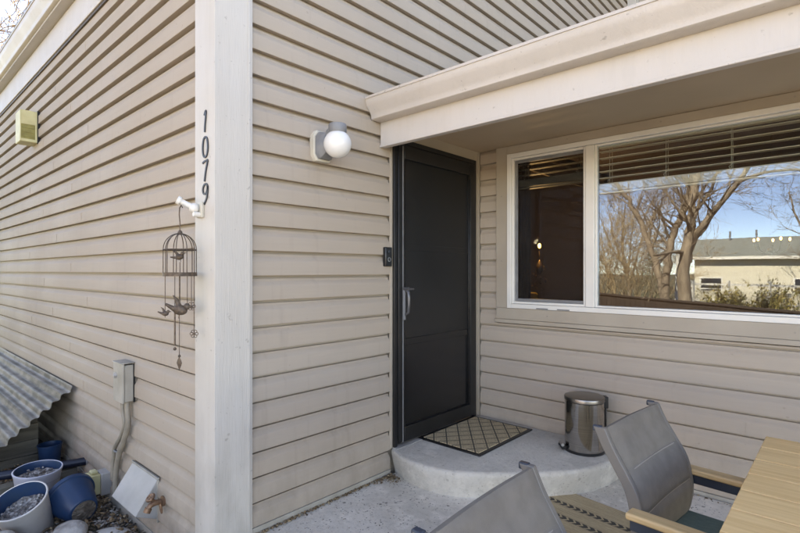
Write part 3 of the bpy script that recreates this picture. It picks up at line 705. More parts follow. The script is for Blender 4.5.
# hose faucet
fc = empty('hose_faucet', (-.60, WA, .05), label='corroded brown hose faucet beside the white vent hood', cat='faucet')
mb = MB(); mb.lathe([(.028,0),(.028,.008),(.018,.012)], 12, TR((0,0,0), rx=R(90))); mb.tube([(0,0,0),(0,-.05,.005),(0,-.072,-.002),(0,-.084,-.022)], [.012,.017,.015,.014], 12)
mb.tube([(0,-.080,-.014),(0,-.090,-.034)], .019, 12); mb.build('spout', M['brass'], fc, smooth=50)
mb = MB(); mb.tube([(0,-.05,.005),(.0,-.068,.038)], .011, 8)
pts = [(.022*math.cos(i*math.pi/6), -.070+.016*math.sin(i*math.pi/6), .040+.012*math.sin(i*math.pi/6)) for i in range(13)]; mb.tube(pts, .0075, 8); mb.tube([(-.022,-.070,.040),(.022,-.070,.040)], .007, 6); mb.tube([(0,-.086,.028),(0,-.054,.052)], .007, 6)
mb.build('valve_wheel', M['brass'], fc, smooth=60)
mb = MB(); mb.tube([(.0,-.02,-.0),(.012,-.018,-.04),(.014,-.016,-.06)], [.008,.008,.005], 8); mb.build('drip_pin', M['brass'], fc, smooth=60)

# ------------------------------------------------------------------ garden bed things
sh = empty('corrugated_lean_to', (-2.26, WA, -.22), label='low weathered lean-to with a corrugated metal roof against the side wall', cat='lean-to')
mb = MB(); NW = 84; Ltot = .80; slope = math.atan2(.40,.50)
vs = []; ends = (0, -2.9)
for xe in ends:
    for th in (0, -.0015):
        for i in range(NW+1):
            s_ = Ltot*i/NW; hgt = .012*math.cos(2*math.pi*s_/.083)
            y = -.012-s_*math.cos(slope)-hgt*math.sin(slope)*(1); z = .64-s_*math.sin(slope)+hgt*math.cos(slope)+th
            jag = .012*math.sin(i*.37)+.006*math.sin(i*1.7) if xe == 0 else 0
            vs.append((xe+jag, y, z))
n1 = NW+1
fs = [(i,i+1,2*n1+i+1,2*n1+i) for i in range(NW)]+[(n1+i,3*n1+i,3*n1+i+1,n1+i+1) for i in range(NW)]+[(i,n1+i,n1+i+1,i+1) for i in range(NW)]
mb.add(vs, fs); mb.build('corrugated_roof', M['galv'], sh, smooth=70)
mb = MB()
mb.box(-.37,-.348,-.43,-.165,.20,.325); mb.box(-.375,-.352,-.43,-.165,.08,.196); mb.box(-.37,-.350,-.43,-.165,-.01,.076); mb.build('end_board', M['greywood'], sh, bevel=.004)
mb = MB(); mb.box(-.42,-.376,-.215,-.165,-.02,.47); mb.build('corner_stake', M['greywood'], sh, bevel=.004)
mb = MB(); mb.box(-2.8,-.38,-.47,-.435,-.02,.26); mb.build('front_board', M['greywood'], sh, bevel=.004)
bt = empty('blue_tub', (-2.47,-.30,-.225), label='dark blue plastic tub tucked under the corrugated roof', cat='tub')
mb = MB(); mb.lathe_open([(.0,.002),(.065,.002),(.08,.17),(.085,.17),(.085,.18),(.076,.18),(.063,.01),(0,.01)], 28); mb.build('body', M['blue'], bt, smooth=40)

tb = tag(MB().box(-.045,.045,-.42,.20,0,.085).build('timber', M['greywood'], bevel=.006, loc=(-2.08,-.42,-.228)), 'grey weathered timber lying under the dark pipe', 'timber'); tb.rotation_euler = (0,0,R(4))
pa, pb = at_z(86,461,-.105), at_z(-40,483,-.105)
pp = empty('drain_pipe', tuple(pa), label='long dark navy pipe lying behind the white pots', cat='pipe')
mb = MB(); mb.tube([(0,0,0), tuple(pb-pa)], .030, 16); mb.build('tube', M['blue'] if False else mat('dark navy pipe', (.012,.018,.035), None, rough=.35), pp, smooth=50)
dd = (pa-pb).normalized(); mb = MB(); mb.tube([tuple(dd*.0005), tuple(dd*.012)], .0315, 16); mb.build('end_cap', M['hood'], pp, smooth=50)

def pot(name, loc, rx, ry, rz, H, Rt, Rb, outer, label, fill=.62, inner=None, smat=None, grp=None):
    t = empty(name, loc, label=label, cat='flower pot', group=grp); t.rotation_euler = (rx, ry, rz)
    mb = MB(); mb.lathe_open([(0,0),(Rb,0),(Rb+.004,.006),(Rt-.004,H-.02),(Rt,H-.014),(Rt+.001,H-.003),(Rt-.003,H),(Rt-.008,H-.002)], 48); mb.build('shell', outer, t, smooth=50)
    mb = MB(); mb.lathe_open([(Rt-.008,H-.002),(Rt-.011,H-.012),(Rb-.003+(Rt-Rb)*fill,H*fill-.02)], 48); mb.build('inside', inner or M['bluein'], t, smooth=50)
    mb = MB(); rn = random.Random(int(H*1000)+int(abs(loc[0])*100)); rs = (Rb-.004)+(Rt-Rb)*fill
    NR, NA = 7, 28; vs = [(0,0,H*fill)]
    for i in range(1, NR+1):
        for j in range(NA):
            a = 2*math.pi*j/NA; r_ = rs*i/NR; vs.append((r_*math.cos(a), r_*math.sin(a), H*fill-.008+rn.uniform(-.008,.012)))
    fs = [(0,1+j,1+(j+1)%NA) for j in range(NA)]+[(1+(i-1)*NA+j,1+i*NA+j,1+i*NA+(j+1)%NA,1+(i-1)*NA+(j+1)%NA) for i in range(1,NR) for j in range(NA)]
    mb.add(vs, fs)
    for i in range(60):
        a = rn.uniform(0,6.28); r_ = rs*math.sqrt(rn.random())*.92; s_ = rn.uniform(.004,.011); mb.sphere((r_*math.cos(a), r_*math.sin(a), H*fill+rn.uniform(0,.01)), s_, 6, 4, (1, rn.uniform(.6,1.2), .7))
    mb.build('potting_soil', smat or M['soil'], t)
    return t
G1 = 'pale flower pots with blue insides'
pot('flower_pot', (-1.80,-.515,-.225), 0, R(4), 0, .235, .138, .098, M['lav'], 'upright pale lavender pot with blue inside, behind the tilted white pot', .80)
# front pot leans toward the viewer
pc = at_z(19,500,.0)
Tt = TR((0,0,0), rz=R(-38)) @ Matrix.Rotation(R(24), 4, 'Y')
f = pot('flower_pot', (0,0,0), 0, 0, 0, .26, .140, .100, M['potwhite'], 'tilted weathered white pot half full of pale gravel, nearest the frame edge', .66)
axis = Vector((.42*math.cos(R(-50)), .42*math.sin(R(-50)), .90)).normalized()
q = axis.to_track_quat('Z', 'X'); f.rotation_euler = q.to_euler(); f.location = pc - axis*.26 + Vector((0,0,0))
# blue pot on its side: opening away, base toward the viewer
t = empty('blue_pot', (0,0,0), label='dark blue plastic pot lying on its side between the white pots and the wall', cat='flower pot')
mb = MB(); Hb, Ro, Ri = .20, .135, .080
mb.lathe_open([(.022,.006),(Ri-.006,.0),(Ri,.004),(Ri+.004,.010),(Ro-.008,Hb-.03),(Ro-.006,Hb-.028),(Ro+.004,Hb-.026),(Ro+.007,Hb-.002),(Ro+.003,Hb),(Ro-.004,Hb-.004),(Ri-.004,.016),(.022,.014),(.022,.006)], 48)
mb.build('shell', M['blue'], t, smooth=45)
mb = MB(); mb.lathe([(.0,.001),(Ri*.84,.001),(Ri*.84,-.002),(0,-.003)], 28); mb.build('dirty_base', M['bed'], t)
base = at_z(84,511,-.135); rim = at_z(63,487,-.085)
axis = (rim-base); axis.z = .04; axis = Vector((-.86,-.13,.22)).normalized(); t.rotation_euler = axis.to_track_quat('Z','X').to_euler(); t.location = base

def rockmesh(name, loc, sx, sy, sz, seed, label, m_=None, rz=0):
    rn = random.Random(seed); mb = MB(); mb.sphere((0,0,0), 1, 22, 14)
    k = [(rn.uniform(1,4), rn.uniform(0,6), rn.uniform(1,4), rn.uniform(0,6)) for _ in range(4)]
    for i, v in enumerate(mb.v):
        s_ = 1+.07*sum(math.sin(a*v.x+b_)*math.cos(c_*v.y+d_+v.z*2) for a, b_, c_, d_ in k)
        mb.v[i] = Vector((v.x*sx*s_, v.y*sy*s_, v.z*sz*s_))
    o = mb.build(name, m_ or M['rock'], smooth=70, loc=loc, fix=True); o.rotation_euler = (0,0,rz)
    return tag(o, label, 'rock')
q = at_z(69,531,-.17); rockmesh('rock', (q.x,q.y,-.175), .095,.075,.055, 3, 'blue grey stone in front of the overturned blue pot', rz=R(40))
q = at_z(2,533,-.12); rockmesh('rock', (q.x+.02,q.y,-.16), .06,.06,.06, 9, 'small brown grey stone at the bottom left corner', rz=R(10))
q = at_z(112,534,-.21); rockmesh('rock', (q.x,q.y,-.225), .13,.08,.03, 14, 'flat pale broken paver on the wood chips', M['step'], rz=R(30))

# chips
rnd = random.Random(21)
def chips(name, n, pos, mat_, s0, s1, label, flat=.5):
    mb = MB()
    for i in range(n):
        x, y, z = pos(rnd); s_ = rnd.uniform(s0, s1); a = rnd.uniform(0, 6.28)
        T = TR((x,y,z), rx=rnd.uniform(-flat,flat), ry=rnd.uniform(-flat,flat), rz=a); l, w_, h_ = s_, s_*rnd.uniform(.3,.8), s_*rnd.uniform(.10,.3)
        mb.add([(-l,-w_*.4,0),(-l*.3,-w_,0),(l,-w_*.3,0),(l*.6,w_,0),(-l*.6,w_*.8,0),(0,0,h_*2)], [(0,1,5),(1,2,5),(2,3,5),(3,4,5),(4,0,5),(4,3,2,1,0)], T)
    o = mb.build(name, mat_); return tag(o, label, 'litter', kind='stuff')
chips('leaf_scraps', 1100, lambda r: (r.uniform(-2.6,-.05), WA-.02-abs(r.gauss(0,.38)), -.205+r.uniform(0,.022)), M['litter'], .008, .019, 'larger brown leaf scraps lying over the chips in the garden bed', .7)
chips('wood_chips', 9000, lambda r: (r.uniform(-2.9,-.02), WA-.015-abs(r.gauss(0,.42)), -.222+r.uniform(0,.018)), M['chips'], .005, .017, 'brown and grey wood chips and leaf bits covering the garden bed')
def edge(r):
    u = r.random()
    if u < .55: return (.008+abs(r.gauss(0,.012)), r.uniform(0,1.0), .003+r.uniform(0,.006))
    if u < .8: return (.02+abs(r.gauss(0,.05)), 1.0-abs(r.gauss(0,.06)), .003+r.uniform(0,.012))
    return (r.uniform(1.2,3.2), L-.03-abs(r.gauss(0,.02)), .003)
chips('leaf_litter', 900, edge, M['litter'], .003, .010, 'dry leaf crumbs gathered along the foot of the walls')
def onpat(r): return (r.uniform(.03,1.3), r.uniform(.1,1.3), .002)
chips('grit', 260, lambda r: (.03+abs(r.gauss(0,.45)), r.uniform(-.1,1.0), .0005), M['litter'], .0015, .005, 'fine dark grit scattered on the worn patio')

# ------------------------------------------------------------------ porch things
mt = empty('door_mat', (.262,1.628,.1655), R(0), 'tan coir door mat with dark lattice lying on the landing step', 'door mat')
mb = MB(); mb.box(-.225,.225,-.320,.320,0,.012); mb.build('coir_field', M['coir'], mt, bevel=.003)
mb = MB(); w, h_ = .252, .348
for b_ in ((-w,w,-h_,-.3205),(-w,w,.3205,h_),(-w,-.2255,-.3205,.3205),(.2255,w,-.3205,.3205)): mb.box(b_[0],b_[1],b_[2],b_[3],0,.009)
mb.build('rubber_border', M['black'], mt, bevel=.003)

bn = empty('pedal_bin', (.945,1.845,.1655), R(132-90+180), 'round brushed steel pedal bin on the landing step against the siding', 'bin')
# local -y points to the viewer
rb = .122; Hb = .365
mb = MB(); mb.lathe([(rb+.003,0),(rb+.004,.006),(rb+.004,.014),(rb+.001,.017)], 56); mb.build('base_ring', M['black'], bn, smooth=40)
mb = MB(); mb.lathe([(rb,.017),(rb,.319),(rb-.002,.321)], 72); mb.build('barrel', M['steel'], bn, smooth=40)
mb = MB(); mb.lathe([(rb-.003,.3215),(rb+.001,.323),(rb+.003,.325),(rb+.003,.343),(rb+.001,.348),(rb-.006,.351),(rb-.022,.3535),(0,.355)], 72); mb.build('lid', M['steeltop'], bn, smooth=40)
bn.rotation_euler = (0,0,0)
hd = Vector((.80,.60,0)).normalized(); rz = math.atan2(hd.y, hd.x)
mb = MB(); T = TR((0,0,0), rz=rz); mb.box(rb-.004,rb+.022,-.024,.024,.275,.350,T); mb.box(rb+.001,rb+.010,-.03,.03,.02,.274,T); mb.build('hinge_block', M['black'], bn, bevel=.004)
rz2 = math.atan2(-.55,-.62); T = TR((0,0,0), rz=rz2)
mb = MB(); mb.box(rb-.002,rb+.030,-.022,.022,.008,.030,T); mb.tube([(rb+.026,-.026,.03),(rb+.026,.026,.03)], .014, 12, T); mb.build('pedal', M['black'], bn, bevel=.003)
mb = MB(); mb.tube([(rb+.026,-.028,.040),(rb+.026,.028,.040)], .0105, 12, T); mb.build('pedal_cap', M['chrome'], bn, smooth=50)
mb = MB(); mb.tube([(-.09,-.07,.2),(-.09,-.07,.2001)], .001, 4) 

# rug
ang = R(-7.5)
rg = tag(MB().box(0,2.1,-1.7,0,0,.007).build('outdoor_rug', M['rug'], bevel=.002, loc=(.79,1.56,.0015)), 'flat tan outdoor rug with dark rope stripes under the chairs and table', 'rug'); rg.rotation_euler = (0,0,ang)

# chairs (facing +x)
def make_chair():
    t = empty('patio_chair', (0,0,0), label='x', cat='patio chair', group='sling patio chairs beside the wooden table')
    W2 = .205
    prof = [(-.362,.822),(-.336,.768),(-.300,.710),(-.268,.655),(-.252,.595),(-.248,.54),(-.256,.485),(-.266,.455)]
    pr = smoothpts(prof, 6)
    mb = MB(); N_ = 16
    seam = (.705, .585)
    def pad(z, y):
        # padded sections between the seams
        zs = [.827, .705, .585, .450]; d = min(abs(z-q) for q in zs); e = W2-.014-abs(y)
        return .011*min(1, (d/.018))**.5*min(1, max(0, e)/.02)**.5
    vs = []; fs = []
    for i, (x, z) in enumerate(pr):
        x2 = pr[min(i+1,len(pr)-1)]; x1 = pr[max(i-1,0)]; tn = Vector((x2[0]-x1[0], x2[1]-x1[1])).normalized(); nx_ = Vector((-tn.y, tn.x))
        for j in range(N_+1):
            y = -W2+2*W2*j/N_; d = pad(z, y)+.006; sag = -.008*(1-(y/W2)**2)
            vs.append((x+nx_.x*(d)+sag, y, z+nx_.y*d))
    k_ = len(pr); o2 = len(vs)
    for i, (x, z) in enumerate(pr):
        x2 = pr[min(i+1,k_-1)]; x1 = pr[max(i-1,0)]; tn = Vector((x2[0]-x1[0], x2[1]-x1[1])).normalized(); nx_ = Vector((-tn.y, tn.x))
        for j in range(N_+1):
            y = -W2+2*W2*j/N_; sag = -.008*(1-(y/W2)**2); vs.append((x-nx_.x*.012+sag, y, z-nx_.y*.012))
    n_ = N_+1
    for i in range(k_-1):
        for j in range(N_):
            a = i*n_+j; fs.append((a, a+1, a+n_+1, a+n_)); fs.append((o2+a, o2+a+n_, o2+a+n_+1, o2+a+1))
    for j in range(N_): fs.append((j, o2+j, o2+j+1, j+1)); a = (k_-1)*n_+j; fs.append((a, a+1, o2+a+1, o2+a))
    for i in range(k_-1): a = i*n_; fs.append((a, a+n_, o2+a+n_, o2+a)); a = i*n_+N_; fs.append((a, o2+a, o2+a+n_, a+n_))
    mb.add(vs, fs); mb.build('backrest', M['sling'], t, smooth=50, fix=True)
    # piping down both edges and across the seams
    mb = MB()
    def surf(i, y, off):
        x, z = pr[i]; x2 = pr[min(i+1,k_-1)]; x1 = pr[max(i-1,0)]; tn = Vector((x2[0]-x1[0], x2[1]-x1[1])).normalized()
        d = pad(z, y)+.006+off
        return (x-tn.y*d-.008*(1-(y/W2)**2), y, z+tn.x*d)
    for s_ in (-1, 1): mb.tube([surf(i, s_*(W2-.013), .0) for i in range(k_)], .0016, 6)
    for zz in seam:
        i = min(range(k_), key=lambda q: abs(pr[q][1]-zz)); mb.tube([surf(i, -W2+.014+(2*W2-.028)*q/10, .0) for q in range(11)], .0020, 6)
    mb.build('piping', M['slingedge'], t, smooth=60)
    for s_ in (-1, 1):
        # side rail of the back: flat bar
        mb = MB(); vs = []; fs = []
        y0, y1 = (W2+.001, W2+.020) if s_ > 0 else (-W2-.020, -W2-.001)
        rail = [(-.364,.826)]+pr
        for x, z in rail: vs += [(x-.030,y0,z),(x+.008,y0,z),(x+.008,y1,z),(x-.030,y1,z)]
        for i in range(len(rail)-1):
            o_ = i*4; fs += [(o_+a, o_+(a+1)%4, o_+4+(a+1)%4, o_+4+a) for a in range(4)]
        fs += [(3,2,1,0), tuple(len(vs)-4+a for a in range(4))]
        mb.add(vs, fs); mb.build('back_rail', M['railpaint'], t, bevel=.003, fix=True)
        mb = MB(); mb.box(-.396,-.370, min(y0,y1)+.001, max(y0,y1)-.001, .811,.829); mb.build('rail_cap', M['navy'], t, bevel=.003)
        # rear leg, front leg, arm rail, arm pad
        yc = s_*(W2+.040)
        mb = MB(); mb.tube([(-.262,s_*(W2+.012),.52),(-.275,s_*(W2+.012),.40),(-.33,s_*(W2+.012),.20),(-.37,s_*(W2+.012),.0085)], .014, 10); mb.build('leg', M['navy'], t, smooth=60)
        mb = MB(); mb.box(.215,.245, yc-.014, yc+.014, .009, .574); mb.build('leg', M['navy'], t, bevel=.004)
        mb = MB(); mb.box(-.268,.2145, yc-.012, yc+.012, .556,.590); mb.build('arm_rail', M['navy'], t, bevel=.004)
        mb = MB(); mb.box(-.275,.255, yc-.026, yc+.026, .5905,.611); mb.build('armrest', M['woodarm'], t, bevel=.006, seg=3)
    mb = MB(); mb.box(-.262,.214,-W2-.02,-W2-.001,.395,.425); mb.box(-.262,.214,W2+.001,W2+.02,.395,.425); mb.box(.190,.214,-W2,W2,.395,.42); mb.box(-.28,-.262,-W2,W2,.40,.425); mb.build('seat_frame', M['navy'], t, bevel=.003)
    mb = MB(); mb.box(-.262,.189,-W2,W2,.415,.4245); mb.build('seat', M['sling'], t, bevel=.003)
    return t
chA = make_chair(); chA['label'] = 'sling patio chair with green seat cushion at the end of the table'
chB = copy_tree(chA); chB['label'] = 'nearer sling patio chair cut off by the bottom of the picture, without cushion'
chA.location = (2.022,.430,.009); chA.rotation_euler = (0,0,R(-5))
chB.location = (1.985,-.385,.009); chB.rotation_euler = (0,0,R(1.5))
cu = tag(MB().box(-.235,.215,-.20,.20,0,.052).build('seat_cushion', M['green'], bevel=.02, seg=4), 'sage green cushion on the seat of the farther patio chair', 'cushion')
cu.location = (1.995,.43,.436); cu.rotation_euler = (0,0,R(-5))

# table
tb = empty('patio_table', (2.435,.13,0), label='honey coloured wooden slatted patio table at the lower right', cat='table')
X0, X1, YE, YN, PW = -.45, .45, .775, -.70, .1475
i = 0; y = YE
while y > YN+.01:
    mb = MB(); mb.box(X0,X1,y-PW+.0055,y,.700,.722); mb.build('tabletop_board', M['wood'], tb, bevel=.003).location = (0,0,0); y -= PW; i += 1
for x0, x1, y0, y1 in ((X0+.03,X0+.055,YN+.05,YE-.05),(X1-.055,X1-.03,YN+.05,YE-.05)):
    mb = MB(); mb.box(x0,x1,y0,y1,.64,.6995); mb.build('apron', M['navy'], tb, bevel=.003)
for y0, y1 in ((YN+.05,YN+.075),(YE-.075,YE-.05)):
    mb = MB(); mb.box(X0+.056,X1-.056,y0,y1,.64,.6995); mb.build('apron', M['navy'], tb, bevel=.003)
for sx in (X0+.08, X1-.08):
    for sy in (YN+.10, YE-.10):
        mb = MB(); mb.box(sx-.025,sx+.025,sy-.025,sy+.025,.009,.6395); mb.build('leg', M['navy'], tb, bevel=.004)

# ------------------------------------------------------------------ world behind the viewer (seen in the window)
def grow(mb, tw, p, d, length, r, lvl, rn, up=.15, kids=(3,4), spread=.7, nseg=5, minr=.004, droop=0):
    pts = [p.copy()]; rad = [r]; q = p.copy(); dd = d.normalized()
    for i in range(nseg):
        dd = (dd+Vector((rn.gauss(0,.16), rn.gauss(0,.16), rn.gauss(0,.12)+up*.25-droop*.2))).normalized()
        q = q+dd*(length/nseg); pts.append(q.copy()); rad.append(max(minr*.7, r*(1-.75*(i+1)/nseg)))
    (mb if r > .022 else tw).tube(pts, rad, 7 if r > .05 else (5 if r > .022 else 3), caps=False)
    if lvl <= 0: return
    for k_ in range(rn.randint(*kids)):
        i = rn.randint(1, nseg); s_ = pts[i]; base = (pts[i]-pts[i-1]).normalized()
        side = Vector((rn.gauss(0,1), rn.gauss(0,1), rn.gauss(0,1))); side -= base*side.dot(base); side.normalize()
        nd = (base+side*spread*rn.uniform(.6,1.3)).normalized()
        grow(mb, tw, s_, nd, length*rn.uniform(.5,.78), rad[i]*rn.uniform(.55,.8), lvl-1, rn, up, kids, spread, max(3, nseg-1), minr, droop)
def tree(name, loc, limbs, label, seed, lvl=3, barkm='barkL', group=None, length=1.6, kids=(3,4), minr=.004, droop=0, every=1):
    rn = random.Random(seed); loc = Vector(loc)
    t = empty(name, loc, label=label, cat='tree', group=group); mb = MB(); tw = MB()
    for pts, rad in limbs:
        P = smoothpts([tuple(Vector(q)-loc) for q in pts], 4); n = len(P)
        rr_ = [rad[0]+(rad[1]-rad[0])*i/(n-1) for i in range(n)]
        P = [Vector(q)+Vector((rn.gauss(0,.02),rn.gauss(0,.02),0)) for q in P]
        mb.tube(P, rr_, 9)
        for i in range(max(2,int(n*.3)), n, every):
            base = (P[i]-P[i-1]).normalized(); side = Vector((rn.gauss(0,1), rn.gauss(0,1), rn.gauss(0,.6)+.3)).normalized()
            grow(mb, tw, P[i], (base*.7+side), length*rn.uniform(.6,1.1), rr_[i]*.42, lvl, rn, kids=kids, minr=minr, droop=droop)
    mb.build('trunk', M[barkm], t, smooth=80); tw.build('crown', M['twig'], t)
    return t
D = 12.5
def ms(L_, dj=0): return [mir(x, y, D+d_+dj) for x, y, d_ in L_]
limbs = [
 (ms([(685,345,0),(684,300,0),(684,260,0),(688,232,0),(691,205,.1),(697,170,.3),(702,110,.6),(706,40,.9)]), (.17,.05)),
 (ms([(686,262,0),(693,239,0),(712,213,-.3),(738,181,-.6),(768,140,-1.0),(800,90,-1.3)]), (.10,.03)),
 (ms([(670,340,.5),(666,295,.5),(667,255,.5),(674,227,.5),(684,208,.6),(691,180,.8),(690,120,1.2),(682,50,1.4)]), (.12,.04)),
 (ms([(668,310,.5),(658,270,.8),(648,242,1.0),(632,206,1.3),(617,186,1.5),(600,150,1.7),(590,90,2.0)]), (.10,.03)),
 (ms([(690,214,0),(705,198,.4),(716,176,.8),(724,140,1.2)]), (.06,.02)),
 (ms([(738,181,-.6),(765,172,-.8),(800,170,-1.0),(835,180,-1.2)]), (.045,.012)),
]
b0 = mir(684,345,D)
tree('bare_tree', (b0.x,b0.y,gz(b0.x,b0.y)), limbs, 'large bare forked tree reflected in the middle of the window', 5, 3, length=1.5, minr=.0045, kids=(3,4))
def shrub(name, loc, h_, r_, n, seed, label, m_, leaf=None, nl=0, cat='shrub', group=None, ls=.03):
    rn = random.Random(seed); t = empty(name, loc, label=label, cat=cat, group=group); tw = MB(); mb = MB()
    for i in range(n):
        a = rn.uniform(0,6.28); d_ = Vector((math.cos(a)*rn.uniform(.05,.55), math.sin(a)*rn.uniform(.05,.55), 1))
        p0 = Vector((rn.gauss(0,r_*.25), rn.gauss(0,r_*.25), 0)); hh = h_*rn.uniform(.45,.75)
        grow(mb if False else tw, tw, p0, d_, hh, .03, 3, rn, up=.25, kids=(3,4), spread=.6, nseg=4, minr=.006)
    o = tw.build('branches', M[m_], t)
    if leaf:
        lf = MB()
        for i in range(nl):
            v = rn.choice(tw.v); q = v+Vector((rn.gauss(0,.04), rn.gauss(0,.04), rn.gauss(0,.04))); s_ = rn.uniform(.5,1.2)*ls
            lf.add([(-s_,0,0),(0,-s_*.5,0),(s_,0,s_*.2),(0,s_*.5,0)], [(0,1,2,3)], TR(q, rx=rn.uniform(0,3), ry=rn.uniform(0,3), rz=rn.uniform(0,6)))
        lf.build('leaves', M[leaf], t)
    return t
GT = 'tan brush thicket'
for i, (px, dd, h_, sd) in enumerate(((560,21,4.2,1),(585,19,4.6,2),(604,21,5.0,3),(622,19,4.6,4),(640,23,4.3,5),(655,26,3.6,6))):
    q = mir(px, 300, dd)
    shrub('brush_shrub', (q.x,q.y,gz(q.x,q.y)), h_, 1.1, 9, sd+30, 'tall tan leafless shrub in the dense thicket reflected at the left of the big pane', 'twigtan', 'brushleaf', 2600, group=GT, ls=.035)
GG = 'golden shrubs in front of the reflected house'
for px, dd, h_, sd in ((728,17,1.15,1),(750,18,1.25,2),(772,17,1.2,3),(792,18,1.5,4),(812,18,1.6,6)):
    q = mir(px, 300, dd)
    shrub('golden_shrub', (q.x,q.y,gz(q.x,q.y)), h_, .5, 7, sd+60, 'golden leafed shrub reflected at lower right of the big pane, before the cream house', 'twig', 'goldleaf', 1800, group=GG, ls=.05)
# spruce
q = mir(652, 300, 17); t = empty('spruce_tree', (q.x,q.y,gz(q.x,q.y)), label='small dark spruce reflected just left of the tree trunks', cat='tree'); rn = random.Random(3); mb = MB(); mb.tube([(0,0,0),(0,0,2.6)], [.07,.01], 8); mb.build('trunk', M['twig'], t)
mb = MB()
for i in range(2600):
    z = rn.uniform(.15,2.65); r_ = (2.7-z)*.36*math.sqrt(rn.random())+.02; a = rn.uniform(0,6.28); s_ = rn.uniform(.04,.09)
    mb.add([(0,0,0),(s_*1.6,-s_*.2,-s_*.4),(s_*1.6,s_*.2,-s_*.4)], [(0,1,2)], TR((r_*math.cos(a), r_*math.sin(a), z), rz=a+rn.gauss(0,.5), ry=rn.gauss(0,.4)))
mb.build('crown', M['spruce'], t)
# unseen evergreen hedge, added to cut the light reaching the side wall
rn = random.Random(77); mb = MB(); mb.box(-15,-4.4,-7.3,-6.6,-.3,3.6)
for i in range(9000):
    x, z = rn.uniform(-15.2,-4.2), rn.uniform(-.2,4.0); y = rn.choice((-6.45+rn.gauss(0,.14), -7.45+rn.gauss(0,.14), rn.uniform(-7.4,-6.5))); s_ = rn.uniform(.05,.11)
    if -7.3 < y < -6.6 and z < 3.55: z = rn.uniform(3.55,3.95)
    mb.add([(-s_,0,0),(0,-s_*.6,0),(s_,0,s_*.3),(0,s_*.6,0)], [(0,1,2,3)], TR((x,y,z), rx=rn.uniform(0,3), ry=rn.uniform(0,3), rz=rn.uniform(0,6)))
tag(mb.build('light_blocking_hedge', M['spruce']), 'unseen dark evergreen hedge added to dim the light on the side wall', 'hedge', kind='stuff')
# cream house across
D2 = 33; q0 = mir(694, 300, D2); q1 = mir(900, 300, D2*.80)
ux = Vector((q1.x-q0.x, q1.y-q0.y, 0)); Wd = ux.length+6; ang = math.atan2(ux.y, ux.x)
nh = empty('neighbour_house', (q0.x,q0.y,gz(q0.x,q0.y)), ang, 'low cream house with grey roof reflected at right of the big pane', 'house')
g0 = gz(q0.x,q0.y); ev = 1.3234+13*D2/F_PX - g0; rdg = 1.3234+33*D2/F_PX - g0
# local +y must point away from our house
sgn = -1
mb = MB(); mb.box(0,Wd,min(0,sgn*7),max(0,sgn*7),-.6,ev); mb.ext([(0,ev),(sgn*7,ev),(sgn*3.5,rdg-.1)], 'x', 0, Wd); mb.build('wall', M['stucco'], nh)
mb = MB(); mb.ext([(.5,ev-.12),(.5,ev+.02),(sgn*3.5,rdg+.08),(sgn*7.5,ev+.02),(sgn*7.5,ev-.12),(sgn*3.5,rdg-.06)], 'x', -.5, Wd+.5); mb.build('roof', M['shingle'], nh)
mb = MB(); mb.box(-.5,Wd+.5,.50,.56,ev-.14,ev+.04); mb.build('gutter', M['whitewood'], nh)
for x0, z0 in ((.3,.9),(5.2,.9),(9.0,.9)):
    w_ = empty('window', (x0,.0,z0)); w_.parent = nh
    mb = MB(); mb.box(0,1.3,.001,.05,0,1.5); mb.build('window_frame', M['whitewood'], w_); mb = MB(); mb.box(.08,1.22,.051,.06,.08,.70); mb.box(.08,1.22,.051,.06,.78,1.42); mb.build('window_pane', M['darkglass'], w_)
for x in (1.5, 3.0):
    mb = MB(); mb.tube([(x,sgn*3.0,rdg-.2),(x,sgn*3.0,rdg+.55)], .06, 8); mb.build('roof_pipe', M['grey'], nh)
# tan yard fence with white posts
qa, qb = mir(694,300,21), mir(830,300,16.5); ux = qb-qa; ux.z = 0; ang = math.atan2(ux.y, ux.x)
fn = empty('white_rail_fence', (qa.x,qa.y,gz(qa.x,qa.y)), ang, 'tan board fence with white posts reflected below the cream house', 'fence')
z1 = 1.3234-14*18/F_PX - gz(qa.x,qa.y)
mb = MB()
for i in range(int(ux.length/.15)): mb.box(i*.15,i*.15+.142,-.012,.012,0,z1-.3)
mb.build('board_panel', M['stucco'], fn)
mb = MB(); mb.box(0,ux.length,-.03,.03,z1-.08,z1); mb.box(0,ux.length,.013,.05,z1-.75,z1-.67); mb.build('rail', M['whitewood'], fn)
for i in range(int(ux.length/1.5)+1): mb = MB(); mb.box(i*1.5-.05,i*1.5+.05,.051,.15,0,z1+.12); mb.build('post', M['whitewood'], fn)
# low dark fence close by
qa, qb = mir(560,290,14.4), mir(840,316,8.9); ux = qb-qa; ang = math.atan2(ux.y, ux.x); le = Vector((ux.x,ux.y,0)).length
df = empty('low_dark_fence', (qa.x,qa.y,-.9), ang, 'low dark brown board fence reflected along the bottom of the window', 'fence')
mb = MB(); n_ = int(le/.14); zt1 = lambda s_: (qa.z+(qb.z-qa.z)*s_/le)+.9
for i in range(n_+8): x = (i-4)*.14; mb.box(x,x+.132,-.01,.01,0,zt1(x)-.02)
mb.build('board_panel', M['fencebrown'], df)
mb = MB(); mb.ext([(-.6,zt1(-.6)-.019),(le+.6,zt1(le+.6)-.019),(le+.6,zt1(le+.6)+.02),(-.6,zt1(-.6)+.02)], 'y', -.06, .06); mb.build('cap_rail', M['fencebrown'], df)
# pale pipe post near trees
q = mir(677,300,15); t = tag(MB().tube([(0,0,0),(0,0,2.35)], .045, 10).build('clothes_post', M['whitewood'], loc=(q.x,q.y,gz(q.x,q.y))), 'slim white post reflected between the two tree trunks', 'post')

